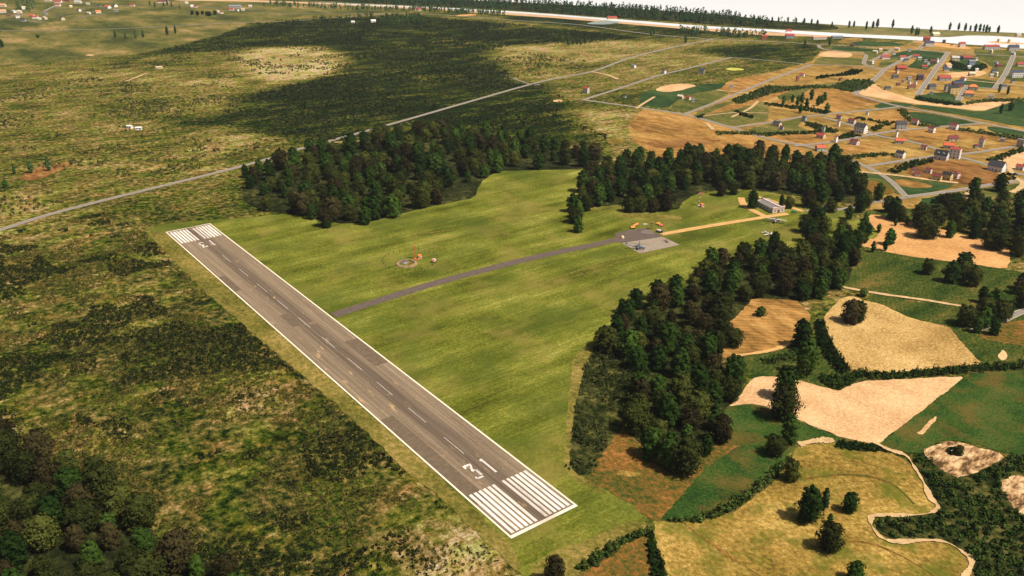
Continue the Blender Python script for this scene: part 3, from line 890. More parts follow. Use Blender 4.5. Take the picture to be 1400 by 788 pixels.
THREE = [(-2.1, 2.1, 5.1, 6.5), (-2.1, -1.2, 3.9, 5.1), (0.9, 2.1, -4.2, 0.6), (-0.6, 1.5, 0.2, 1.5), (-1.6, 1.5, -6.0, -4.9), (-2.1, -1.2, -5.4, -3.9)]
DIAG = [(1.0, 5.1), (2.1, 5.1), (0.7, 1.5), (-0.5, 1.5)]
ONE = [(-0.55, 0.55, -6.5, 6.5), (-1.1, -0.55, 4.6, 6.0)]
glyph(THREE, -3.9, -416.8, False)
glyph(ONE, 4.2, -416.8, False)
b.add([(-3.9 + x, -416.8 + y, .45) for x, y in DIAG][::-1], [(0, 1, 2, 3)])
b.add([(-3.6 - x, -46.5 - y, .45) for x, y in DIAG][::-1], [(0, 1, 2, 3)])
glyph(THREE, -3.6, -46.5, True)
glyph(ONE, 3.6, -46.5, True)
tag(b.build('runway_marking', M_paint), kind='structure')
b = MB()
strip(-18.0, -17.15, -L + 1.7, 0.0)
strip(17.15, 18.0, -L + 1.7, 0.0)
strip(-17.15, 17.15, -1.0, 0.0)
strip(-18.0, 18.0, -L, -L + 1.7)
tag(b.build('runway_edge_line', M_edge), kind='structure')


# ------------------------------------------------------------------ foliage
def leaf_mat(name, lo, hi, tip):
    k = NT(name, 0.9, 0.0)
    oi = k.n('ObjectInfo')
    f = k.noise(0.35, 4, 0.6)
    t = k.math('ADD', k.math('MULTIPLY', f, 0.7), k.math('MULTIPLY', oi.outputs['Random'], 0.36))
    k.color(k.ramp(t, [(0.32, lo), (0.58, hi), (0.82, tip)]))
    return k.m


L_conif = leaf_mat('conifer_needles', (0.010, 0.022, 0.005), (0.026, 0.052, 0.009), (0.068, 0.118, 0.018))
L_broad = leaf_mat('broad_leaves', (0.016, 0.021, 0.006), (0.038, 0.046, 0.010), (0.080, 0.090, 0.018))
L_brown = leaf_mat('russet_leaves', (0.016, 0.015, 0.006), (0.036, 0.030, 0.012), (0.062, 0.051, 0.018))
L_young = leaf_mat('young_leaves', (0.016, 0.045, 0.008), (0.035, 0.090, 0.014), (0.060, 0.125, 0.020))
L_hedge = leaf_mat('hedge_leaves', (0.005, 0.012, 0.003), (0.018, 0.038, 0.007), (0.105, 0.14, 0.032))
L_scrub = leaf_mat('scrub_leaves', (0.012, 0.018, 0.006), (0.034, 0.042, 0.012), (0.075, 0.078, 0.026))
L_far = leaf_mat('far_leaves', (0.026, 0.056, 0.020), (0.052, 0.098, 0.034), (0.085, 0.14, 0.045))
M_bark = plain('bark', (0.070, 0.050, 0.035), 0.95, 0.05, 0.3, 1.5)


def leaf_quads(C, Nrm, size, r, aspect=1.0):
    """one leafy quad per centre, facing roughly along Nrm"""
    n = len(C)
    N = Nrm + r.normal(0, 0.45, (n, 3))
    N /= np.linalg.norm(N, axis=1, keepdims=True) + 1e-9
    A = np.cross(N, r.normal(0, 1, (n, 3)))
    A /= np.linalg.norm(A, axis=1, keepdims=True) + 1e-9
    B = np.cross(N, A)
    s = size * r.uniform(0.6, 1.35, (n, 1))
    A, B = A * s, B * s * aspect
    V = np.stack([C - A - B * .6, C + A * .5 - B, C + A + B * .6, C - A * .5 + B], 1).reshape(-1, 3)
    return V, np.arange(4 * n).reshape(-1, 4)


def crown_mesh(name, mat, seed, H, R, kind, nclump=26, per=60, leaf=0.55):
    r = np.random.default_rng(seed)
    Cs, Ns = [], []
    z0 = H * (0.06 if kind != 'young' else 0.25)

    def prof(t):
        if kind == 'conifer':
            u = (t - 0.36) / (0.68 if t > .36 else .62)
            return max(0.10, 1 - abs(u) ** 2.1) ** 0.62
        if kind == 'poplar':
            return math.sin(math.pi * min(1, 0.12 + t * 0.9)) ** 0.55
        return math.sqrt(max(0.0, 1 - (2 * t - 0.86) ** 2 / 1.35)) if t < 0.97 else 0.25

    for i in range(nclump):
        t = (i + r.uniform(0, 1)) / nclump
        th = i * 2.39996 + r.uniform(-.5, .5)
        rr = R * prof(t)
        z = z0 + (H - z0) * t
        q = rr * r.uniform(0.45, 0.82)
        c = np.array([math.cos(th) * q, math.sin(th) * q, z])
        cr = max(R * 0.22, rr * r.uniform(0.38, 0.55)) * (0.8 if kind == 'conifer' else 1.0)
        d = r.normal(0, 1, (per, 3))
        d /= np.linalg.norm(d, axis=1, keepdims=True)
        d[:, 2] = np.where(d[:, 2] < -0.35, -d[:, 2], d[:, 2])
        sh = r.uniform(0.65, 1.08, (per, 1)) * cr
        Cs.append(c + d * sh * np.array([1, 1, 0.85]))
        out = d + 0.5 * np.array([math.cos(th), math.sin(th), 0.35])
        Ns.append(out)
    V, Qd = leaf_quads(np.concatenate(Cs), np.concatenate(Ns), leaf, r)
    # dense inner mass of twigs so that the crown is not hollow
    segs, rings = 9, 6
    iv = []
    for a in range(rings + 1):
        t = 0.04 + 0.88 * a / rings
        for bq in range(segs):
            th = 2 * math.pi * bq / segs
            q = R * prof(t) * 0.62 * r.uniform(0.8, 1.15)
            iv.append((math.cos(th) * q, math.sin(th) * q, z0 + (H - z0) * t))
    iq = [(a * segs + bq, a * segs + (bq + 1) % segs, (a + 1) * segs + (bq + 1) % segs, (a + 1) * segs + bq) for a in range(rings) for bq in range(segs)]
    Qd = np.concatenate([Qd, np.array(iq) + len(V)])
    V = np.concatenate([V, np.array(iv)])
    return fast_mesh(name, V, Qd, mat)


def trunk_mesh(seed, H, R):
    r = random.Random(seed)
    b = MB()
    lean = r.uniform(-.3, .3)
    b.tube([(0, 0, -0.3), (lean * .2, 0, H * .2), (lean, .1, H * .5), (lean, .2, H * .8)], [H * .022, H * .017, H * .011, H * .004], 7)
    for i in range(6):
        t = r.uniform(.15, .6)
        a = i * 1.1 + r.uniform(-.3, .3)
        b.tube([(lean * t, 0, H * t), (math.cos(a) * R * .35, math.sin(a) * R * .35, H * (t + .08)), (math.cos(a) * R * .7, math.sin(a) * R * .7, H * (t + .16))], [H * .008, H * .006, H * .003], 5)
    return b.mesh('trunk', M_bark, True)


PROTO = {}


def protos(kind, mat, n, H, R, shape, name, cat, **kw):
    PROTO[kind] = []
    for i in range(n):
        h, rr = H * random.uniform(.94, 1.06), R * random.uniform(.9, 1.12)
        PROTO[kind].append((name, cat, crown_mesh('crown', mat, 100 + i * 7 + len(kind) * 31, h, rr, shape, **kw), trunk_mesh(i + len(kind), h, rr)))


protos('conifer', L_conif, 4, 20, 6.9, 'conifer', 'conifer_tree', 'conifer', nclump=34, per=80, leaf=0.46)
protos('broad', L_broad, 4, 17, 7.3, 'broad', 'broadleaf_tree', 'tree', nclump=30, per=90, leaf=0.46)
protos('russet', L_brown, 3, 17, 7.0, 'broad', 'broadleaf_tree', 'tree', nclump=30, per=90, leaf=0.46)
protos('young', L_young, 3, 9, 2.2, 'poplar', 'young_tree', 'young tree', nclump=18, per=36, leaf=0.4)
protos('poplar', L_far, 3, 16, 3.0, 'poplar', 'slender_tree', 'tree', nclump=24, per=34, leaf=0.6)
protos('bush', L_hedge, 3, 6, 3.2, 'broad', 'shrub', 'shrub', nclump=16, per=40, leaf=0.4)
FIRST = {}


def tree(kind, x, y, h, label, group=None, rnd=random):
    """h: wanted height in metres"""
    name, cat, cm, tm = PROTO[kind][rnd.randrange(len(PROTO[kind]))]
    H = {'conifer': 20, 'broad': 17, 'russet': 17, 'young': 9, 'poplar': 16, 'bush': 6}[kind]
    s = h / H
    wsc = s * rnd.uniform(0.86, 1.14)
    key = (kind, cm.name)
    if key not in FIRST:
        t = thing(name, label, cat, (x, y, 0), rnd.uniform(0, 6.28), group)
        t.scale = (wsc, wsc, s)
        link('crown', cm, t)
        link('trunk', tm, t)
        FIRST[key] = t
        return t
    t = copy_tree(FIRST[key], (x, y, 0), rnd.uniform(0, 6.28), (wsc, wsc, s), label)
    if group:
        t['group'] = group
    elif 'group' in t:
        del t['group']
    return t


KN = {'conifer': 'dark green pointed conifer', 'broad': 'olive green round crowned tree', 'russet': 'brownish dark round crowned tree'}
ALLT = []


def wood(outline, spacing, target, where, holes=(), hr=(11.5, 21.5), mixk=(('conifer', .45), ('broad', .38), ('russet', .17)), fixed=(), seed=1):
    r = random.Random(seed)
    poly = [G(*p) for p in outline]
    hl = [[G(*p) for p in h] for h in holes]
    pts = [G(*p) for p in fixed]
    xs, ys = [p[0] for p in poly], [p[1] for p in poly]
    one = lambda pl, x, y: bool(inside(pl, np.array([x]), np.array([y]))[0])
    tries = 0
    while len(pts) < target and tries < 14000:
        tries += 1
        x, y = r.uniform(min(xs), max(xs)), r.uniform(min(ys), max(ys))
        if not one(poly, x, y) or any(one(h, x, y) for h in hl):
            continue
        if any((x - a) ** 2 + (y - c) ** 2 < spacing ** 2 for a, c in pts):
            continue
        pts.append((x, y))
    for x, y in pts:
        u, acc = r.random(), 0
        for kd, pr in mixk:
            acc += pr
            if u <= acc:
                break
        h = r.uniform(*hr) * (0.98 if kd == 'conifer' else 0.9)
        tree(kd, x, y, h, KN[kd] + ' ' + where, kd + ' trees ' + where, r)
    ALLT.append((where, len(pts)))


wood([(336, 262), (350, 240), (410, 222), (442, 205), (500, 194), (560, 184), (620, 184), (700, 192), (790, 207), (828, 216), (812, 228), (790, 231), (730, 232), (680, 233), (660, 244), (645, 250), (620, 250), (612, 272), (575, 284),
      (538, 297), (500, 306), (450, 306), (420, 296), (368, 287), (350, 262)], 11.2, 190, 'in the wood beyond the far end of the runway',
     fixed=[(366, 288), (405, 290), (427, 300), (446, 310), (500, 307), (512, 300), (537, 297), (575, 284), (598, 279), (336, 243), (342, 258), (640, 249), (662, 243), (680, 236)], seed=3)
wood([(785, 305), (784, 282), (794, 258), (812, 240), (840, 226), (880, 222), (950, 220), (1040, 217), (1130, 227), (1165, 243), (1185, 262), (1160, 270), (1100, 268), (1040, 258), (1012, 262), (975, 250), (940, 258), (915, 268), (905, 288), (862, 290),
      (853, 272), (838, 268), (815, 285), (800, 300)], 11.2, 160, 'in the wood behind the apron',
     fixed=[(791, 318), (786, 305), (783, 290), (802, 288), (818, 281), (835, 276), (860, 290), (875, 290), (893, 290), (910, 288), (902, 283), (985, 268), (1003, 266), (1113, 297), (1104, 283), (1122, 276), (1135, 290), (1146, 275)], seed=5)
wood([(848, 438), (862, 420), (890, 412), (930, 402), (950, 378), (985, 362), (1045, 352), (1062, 362), (1092, 365), (1100, 335), (1115, 322), (1140, 330), (1158, 318), (1172, 335), (1168, 360), (1160, 385), (1125, 408), (1100, 415), (1040, 402), (1010, 420), (992, 445), (985, 490), (985, 508),
      (1012, 520), (1005, 542), (985, 560), (982, 600), (960, 618), (930, 632), (900, 612), (880, 590), (868, 560), (876, 510), (848, 490), (828, 480), (838, 455)], 11.2, 175, 'in the wood right of the runway',
     fixed=[(1055, 345), (1062, 350), (1180, 320), (1160, 300), (1150, 320), (1100, 318), (1118, 312), (935, 645), (915, 640), (890, 625), (965, 622), (985, 605), (868, 590), (830, 480), (826, 474), (860, 488), (850, 428), (858, 437)], hr=(10.5, 19.5), seed=11)
wood([(1245, 318), (1252, 300), (1285, 290), (1340, 283), (1390, 285), (1450, 292), (1450, 350), (1398, 345), (1352, 333), (1330, 330), (1300, 322), (1270, 328)], 11, 52, 'in the wood edging the orange sandy field',
     fixed=[(1262, 325), (1272, 326), (1298, 325), (1352, 340), (1362, 342), (1392, 350), (1200, 274), (1221, 300), (1229, 303), (1213, 290), (1183, 284), (1175, 290), (1330, 270), (1366, 262)], hr=(14, 20), seed=13)
wood([(-40, 690), (0, 612), (45, 632), (80, 650), (118, 668), (150, 655), (150, 690), (185, 705), (195, 745), (240, 770), (310, 790), (330, 830), (-30, 850)], 10.5, 50, 'in the near wood at the bottom left corner',
     fixed=[(130, 655), (95, 650), (55, 630), (10, 630), (195, 720), (198, 760), (245, 775), (270, 790)], hr=(10, 18), mixk=(('conifer', .34), ('broad', .34), ('russet', .32)), seed=17)
wood([(1315, 452), (1340, 415), (1385, 395), (1430, 380), (1430, 420), (1390, 425), (1350, 458)], 8, 16, 'beside the small road at the right edge',
     fixed=[(1335, 455), (1350, 442), (1318, 445), (1392, 402), (1398, 420), (1358, 458)], hr=(11, 17), seed=19)
wood([(1286, 388), (1300, 370), (1312, 368), (1318, 385), (1300, 392)], 6, 5, 'in the clump on the striped pasture', fixed=[(1299, 386), (1312, 376), (1330, 391), (1318, 372)], hr=(14, 18), seed=23)

ONES = [
    ('conifer', 1100, 512, 21, 'tall dark conifer in the hedge left of the stubble field'),
    ('conifer', 1094, 475, 17, 'conifer beside the tip of the orange field inside the wood'),
    ('conifer', 1073, 545, 20, 'dark conifer at the left tip of the pale pink field'),
    ('broad', 1071, 572, 18, 'dark round tree overlapping the lower left of the pale pink field'),
    ('conifer', 1078, 606, 15, 'small conifer below the pale pink field'),
    ('broad', 1058, 622, 10, 'small olive tree at the end of the hedge below the pink field'),
    ('broad', 1081, 657, 10, 'lone round tree at the top left of the straw field'),
    ('russet', 1163, 441, 14, 'dark tree standing on the top edge of the stubble field'),
    ('conifer', 1172, 440, 15, 'dark conifer standing on the top edge of the stubble field'),
    ('conifer', 1104, 712, 17, 'big dark conifer on the straw field'),
    ('poplar', 1126, 698, 11, 'slender pale green tree beside the big conifer on the straw field'),
    ('conifer', 1161, 700, 10.5, 'small lone conifer on the straw field'),
    ('young', 1134, 716, 5, 'low bright green sapling on the straw field'),
    ('broad', 1133, 752, 12, 'round tree below the big conifer on the straw field'),
    ('conifer', 1168, 795, 9, 'tree at the lower edge of the straw field'),
    ('russet', 758, 800, 13, 'brown crowned tree below the near end of the runway'),
    ('bush', 447, 312, 7, 'small shrub on the grass in front of the far wood'),
    ('bush', 846, 434, 6, 'small shrub on the grass edge left of the wood'),
    ('bush', 1040, 432, 6, 'small shrub on the orange field inside the wood'),
    ('broad', 1003, 474, 12, 'round tree at the left side of the orange field inside the wood'),
    ('broad', 1267, 375, 11, 'pale round tree alone on the striped pasture'),
    ('bush', 1180, 405, 5, 'low shrub beside the pale path across the pasture'),
    ('conifer', 1028, 285, 16, 'conifer beside the left end of the long white barrack'),
    ('conifer', 1068, 281, 9, 'small conifer behind the right end of the long white barrack'),
    ('broad', 1078, 285, 10, 'round tree between barrack and green car'),
    ('conifer', 1058, 341, 15, 'conifer hiding the white plane on the grass'),
    ('broad', 1115, 318, 12, 'tree in front of the grey roofed shed'),
    ('conifer', 1137, 235, 26, 'tallest conifer at the right end of the wood behind the apron'),
    ('broad', 1310, 592 + 30, 5, 'low shrub on the bare rock patch'),
    ('young', 1183, 333, 9, 'bright green young tree on the left tip of the sandy field'),
    ('young', 1178, 330, 12, 'taller bright green young tree on the grass wedge of the sandy field'),
    ('young', 1187, 322, 10, 'bright green young tree at the tip of the grass wedge'),
    ('young', 1193, 345, 9, 'young tree at the lower edge of the sandy field'),
    ('young', 1210, 343, 11, 'young tree in front of the pair on the sandy field'),
    ('young', 1215, 335, 13, 'tall bright young tree in the middle of the sandy field'),
    ('young', 1219, 334, 10, 'bright young tree at the right of the trio on the sandy field'),
    ('young', 1201, 318, 7, 'small bright tree high on the left of the sandy field'),
    ('young', 1184, 301, 7, 'small bright tree on the top left corner of the sandy field'),
    ('young', 1224, 309, 7, 'left one of two small trees on the upper edge of the sandy field'),
    ('young', 1239, 308, 8, 'right one of two small trees on the upper edge of the sandy field'),
    ('poplar', 1365.5, 127, 12, 'left one of two dark poplars by the road bend in the town'),
    ('poplar', 1377, 130, 12, 'right one of two dark poplars by the road bend in the town'),
    ('poplar', 1368, 156, 13, 'dark tree on the green field below the town'),
    ('young', 1381, 152, 12, 'pale green tree on the green field below the town'),
    ('young', 20, 238, 8, 'small round bright tree left of the ploughed strip'),
    ('poplar', 43, 237, 12, 'slim tree on the upper edge of the ploughed strip'),
    ('poplar', 67, 234, 15, 'tallest slim tree on the ploughed strip'),
    ('young', 8, 257, 9, 'bright small tree at the left edge below the ploughed strip'),
    ('conifer', 3, 65, 14, 'dark tree at the left edge of the far meadow'),
    ('bush', 52, 52, 7, 'shrub beside the road across the far meadow'),
]
for kd, px, py, h, lb in ONES:
    x, y = G(px, py)
    tree(kd, x, y, h, lb)


def row(kind, pts, h, lb, grp, seed=4):
    r = random.Random(seed)
    pts = sorted(pts)
    n = len(pts)
    words = ['second', 'third', 'fourth', 'fifth', 'sixth', 'seventh', 'eighth', 'ninth', 'tenth', 'eleventh', 'twelfth']
    for i, (px, py) in enumerate(pts):
        o = 'leftmost' if i == 0 else 'rightmost' if i == n - 1 else (words[i - 1] + ' from the left') if i <= n // 2 else (words[n - 2 - i] + ' from the right')
        x, y = G(px, py)
        tree(kind, x, y, h * r.uniform(.85, 1.15), o + ' of the ' + lb, grp, r)


row('poplar', [(158, 52.5), (172, 53.5), (186, 53.5), (196, 52), (229, 48), (240, 46.5)], 15, 'slim trees on the far left meadow', 'slim trees on the far meadow')
row('young', [(1071, 143), (1083, 141), (1090, 145), (1096, 142), (1094, 155), (1102, 149), (1109, 137), (1118, 145), (1123, 142), (1127, 138), (1130, 155)], 13, 'trees clustered on the orange field', 'cluster of trees on the orange field')
row('poplar', [(1160.5, 38.5), (1167, 38), (1184, 41), (1193, 39), (1199, 38), (1220, 38.5), (1246, 47), (1252, 49), (1255, 48.5), (1272, 46), (1298, 41.5), (1310, 42), (1314, 42), (1326, 43), (1333, 43.5), (1339, 43.5), (1344, 44), (1348, 45), (1351, 45.5), (1364, 46)][:12], 16, 'slender trees on the left of the far spit', 'slender trees on the far spit')
row('poplar', [(1319, 43), (1326, 43), (1333, 43.5), (1339, 43.5), (1344, 44), (1348, 45), (1352, 45), (1364, 46)], 15, 'slender trees at the tip of the far spit', 'slender trees at the tip of the far spit', 6)
row('poplar', [(1137, 38), (1117, 36), (1109, 35), (1099, 34), (1088, 33.5), (1077, 32), (1064, 31)], 14, 'trees thinning out along the far spit', 'trees thinning out along the far spit', 8)
row('poplar', [(205, 8), (212, 10), (224, 9), (229, 7.5), (235, 10), (246, 13)], 13, 'dark trees above the far meadow', 'dark trees above the far meadow', 9)
row('bush', [(263, 20), (270, 21), (277, 20), (284, 21.5), (287, 22), (294, 20.5)], 9, 'shrubs beside the far white cottages', 'shrubs beside the far cottages', 10)
row('poplar', [(777, 63), (783, 62), (789, 61.5), (794, 62), (800, 60)], 14, 'dark trees in the middle heath', 'dark trees in the middle heath', 12)
row('poplar', [(890, 49), (894, 48), (937, 59), (1100, 66), (1134, 63)], 15, 'trees beside the coast road', 'trees beside the coast road', 14)


def mass(name, pts, hr, lb, mat, ratio=0.34, leaves=26, lsize=0.9, seed=2, cat=None):
    """many small far trees that read as one mass"""
    r = np.random.default_rng(seed)
    Cs, Ns = [], []
    for x, y in pts:
        h = r.uniform(*hr)
        t = r.uniform(0.02, 1, leaves)
        th = r.uniform(0, 6.283, leaves)
        q = h * ratio * 0.5 * np.sqrt(np.clip(1 - (1.6 * t - 0.7) ** 2, 0.05, 1)) * r.uniform(.6, 1.1, leaves)
        Cs.append(np.stack([x + np.cos(th) * q, y + np.sin(th) * q, h * t], 1))
        Ns.append(np.stack([np.cos(th), np.sin(th), 0.5 + 0 * th], 1))
    V, Q = leaf_quads(np.concatenate(Cs), np.concatenate(Ns), lsize, r, 1.0)
    o = link(name, fast_mesh(name, V, Q, mat))
    return tag(o, lb, cat, None, 'stuff')


def scatter(px, n, r):
    poly = [G(*p) for p in px]
    xs, ys = np.array([p[0] for p in poly]), np.array([p[1] for p in poly])
    out = []
    while len(out) < n:
        x, y = r.uniform(xs.min(), xs.max(), 4000), r.uniform(ys.min(), ys.max(), 4000)
        k_ = inside(poly, x, y)
        out += list(zip(x[k_], y[k_]))
    return out[:n]


mass('coastal_wood', scatter([(400, 0), (480, 4), (600, 9.5), (700, 14.5), (760, 19), (850, 26), (950, 32.5), (1045, 38), (1060, 31), (1005, 23), (928, 17), (852, 12), (776, 7.5), (700, 4), (603, -1), (480, -6)], 1250, rng), (9, 19),
     'long strip of green trees on the far spit behind the lagoon', L_far, 0.36, 30, 1.25, 3, 'wood')
mass('lagoon_trees', scatter([(930, 42), (985, 43.5), (1050, 49), (1050, 53), (990, 51), (925, 47)], 90, rng) + scatter([(560, 11.5), (690, 19), (690, 23), (560, 15)], 150, rng) + scatter([(360, 5), (560, 13), (560, 16), (440, 13), (360, 9)], 130, rng), (7, 14),
     'loose band of small trees along the near shore of the lagoon', L_far, 0.4, 26, 1.1, 4, 'wood')
mass('plantation', scatter([(516, 28), (530, 22), (570, 22), (586, 27), (575, 33), (520, 34)], 190, rng) + scatter([(425, 27), (470, 26), (510, 21), (515, 23), (470, 29), (430, 30)], 40, rng), (6, 11), 'pale green plantation below the coast road', leaf_mat('plantation_leaves', (0.02, 0.045, 0.012), (0.05, 0.085, 0.022), (0.09, 0.13, 0.035)), 0.5, 24, 1.0, 5, 'wood')
mass('village_trees', scatter([(20, 4), (45, 0), (50, 10), (40, 16), (20, 15)], 60, rng) + scatter([(1060, 26), (1090, 28), (1105, 34), (1060, 38)], 14, rng), (6, 11), 'dark trees massed behind the far left village', L_far, 0.5, 22, 1.0, 6, 'wood')


def vnoise(x, y, s, seed):
    rr = np.random.default_rng(seed)
    T = rr.random((64, 64))
    u, v = x * s, y * s
    i, j = np.floor(u).astype(int), np.floor(v).astype(int)
    fu, fv = u - i, v - j
    fu, fv = fu * fu * (3 - 2 * fu), fv * fv * (3 - 2 * fv)
    g = lambda a, c: T[a % 64, c % 64]
    return (g(i, j) * (1 - fu) + g(i + 1, j) * fu) * (1 - fv) + (g(i, j + 1) * (1 - fu) + g(i + 1, j + 1) * fu) * fv


# hedges and thickets: many leafy clumps
def thicket(name, outline, spacing, hr, mat, label, cat='hedge', kind=None, leaves=26, lsize=0.42, seed=1, group=None, holes=None):
    if name == 'hedge' and lsize < .5:
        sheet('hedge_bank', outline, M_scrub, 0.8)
    r = np.random.default_rng(seed)
    poly = [G(*p) for p in outline]
    xs, ys = np.array([p[0] for p in poly]), np.array([p[1] for p in poly])
    nx, ny = int((xs.max() - xs.min()) / spacing) + 2, int((ys.max() - ys.min()) / spacing) + 2
    gxx, gyy = np.meshgrid(xs.min() + np.arange(nx) * spacing, ys.min() + np.arange(ny) * spacing)
    gxx, gyy = gxx.ravel() + r.normal(0, spacing * .35, gxx.size), gyy.ravel() + r.normal(0, spacing * .35, gxx.size)
    m_ = inside(poly, gxx, gyy)
    if holes:
        m_ &= vnoise(gxx, gyy, holes[0], seed) > holes[1]
    Cs, Ns = [], []
    for x, y in zip(gxx[m_], gyy[m_]):
        h = r.uniform(*hr) * (1.5 if r.random() < .12 else 1)
        R = spacing * r.uniform(.40, .75)
        d = r.normal(0, 1, (leaves, 3))
        d /= np.linalg.norm(d, axis=1, keepdims=True)
        d[:, 2] = abs(d[:, 2])
        Cs.append(np.array([x, y, 0]) + d * np.array([R, R, h]) * r.uniform(.7, 1.05, (leaves, 1)))
        Ns.append(d)
    if not Cs:
        return
    V, Q = leaf_quads(np.concatenate(Cs), np.concatenate(Ns), lsize, r)
    o = link(name, fast_mesh(name, V, Q, mat))
    return tag(o, label, cat, group, kind)


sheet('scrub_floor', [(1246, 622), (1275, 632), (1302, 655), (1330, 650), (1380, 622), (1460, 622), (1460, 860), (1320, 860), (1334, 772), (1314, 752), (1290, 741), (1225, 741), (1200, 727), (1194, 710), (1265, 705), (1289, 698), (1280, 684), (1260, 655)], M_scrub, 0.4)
sheet('bare_rock', [(1364, 660), (1385, 650), (1440, 655), (1450, 740), (1405, 716), (1382, 690)], M_rock, 0.5)
thicket('thicket', [(1246, 622), (1275, 632), (1284, 645), (1302, 660), (1330, 652), (1364, 642), (1380, 624), (1440, 622), (1440, 640), (1398, 645), (1364, 660), (1382, 690), (1402, 714), (1450, 745), (1450, 860), (1320, 860), (1336, 775), (1316, 750), (1292, 738), (1262, 736), (1228, 738),
                     (1208, 732), (1198, 720), (1200, 710), (1245, 710), (1275, 707), (1291, 698), (1284, 682), (1268, 655), (1258, 638)], 2.5, (1.2, 3.4), L_hedge,
        'dense dark green scrub thicket filling the bottom right corner', 'thicket', 'stuff', 34, 0.42, 3, holes=(0.33, 0.3))
thicket('hedge', [(1138, 533), (1120, 522), (1122, 516), (1158, 514), (1178, 508), (1215, 512), (1290, 506), (1345, 500), (1400, 499), (1400, 506), (1345, 509), (1290, 513), (1215, 519), (1180, 519), (1160, 528), (1145, 534)], 2.0, (2.0, 3.9), L_hedge, 'thick hedge between the stubble field and the pale pink field', seed=4)
thicket('hedge', [(1113, 440), (1124, 440), (1134, 465), (1150, 490), (1164, 509), (1148, 512), (1128, 490), (1116, 465)], 2.0, (2.0, 4.0), L_hedge, 'hedge running down the left side of the stubble field', seed=5)
thicket('hedge', [(1040, 492), (1070, 486), (1092, 474), (1100, 480), (1080, 493), (1045, 500)], 2.0, (1.5, 2.6), L_hedge, 'short hedge under the orange field inside the wood', seed=6)
thicket('hedge', [(948, 711), (985, 694), (1015, 676), (1045, 655), (1062, 636), (1076, 634), (1060, 656), (1025, 682), (1000, 700), (960, 715), (905, 714), (905, 710)], 1.8, (1.9, 3.5), L_hedge, 'hedge between the green field and the straw field', seed=7)
thicket('hedge', [(784, 780), (812, 760), (840, 741), (862, 732), (886, 722), (890, 729), (860, 742), (835, 760), (812, 778), (795, 782)], 1.8, (1.8, 3.3), L_hedge, 'hedge below the corner of the airfield grass', seed=8)
thicket('hedge', [(886, 730), (892, 728), (898, 750), (908, 775), (915, 800), (895, 800), (886, 765)], 1.8, (1.8, 3.3), L_hedge, 'hedge on the lower left side of the straw field', seed=9)
thicket('hedge', [(1140, 607), (1160, 604), (1185, 607), (1206, 615), (1195, 619), (1160, 616), (1145, 613)], 1.8, (1.4, 2.2), L_hedge, 'dark bush hedge at the top edge of the straw field', seed=10)
thicket('shrub_patch', [(1293, 618), (1306, 612), (1314, 618), (1306, 624), (1296, 623)], 1.8, (1.4, 2.2), L_hedge, 'patch of bushes on the bare rock', 'shrub', seed=12)
L_grey = leaf_mat('willow_leaves', (0.016, 0.022, 0.006), (0.046, 0.054, 0.016), (0.11, 0.11, 0.036))
thicket('scrub', [(830, 458), (850, 446), (880, 470), (872, 545), (850, 600), (800, 652), (776, 640), (786, 560), (803, 500)], 4.0, (0.4, 1.6), L_grey, 'pale grey green scrub mixed into the dark scrub beside the airfield grass', 'scrub', 'stuff', 22, 0.5, 14, holes=(0.09, 0.5))
thicket('scrub', [(828, 458), (846, 446), (868, 470), (862, 540), (845, 590), (800, 648), (782, 638), (788, 560), (802, 500)], 3.2, (0.5, 3.6), L_scrub, 'low dark scrub between the airfield grass and the right wood', 'scrub', 'stuff', 26, 0.45, 13, holes=(0.09, 0.47))
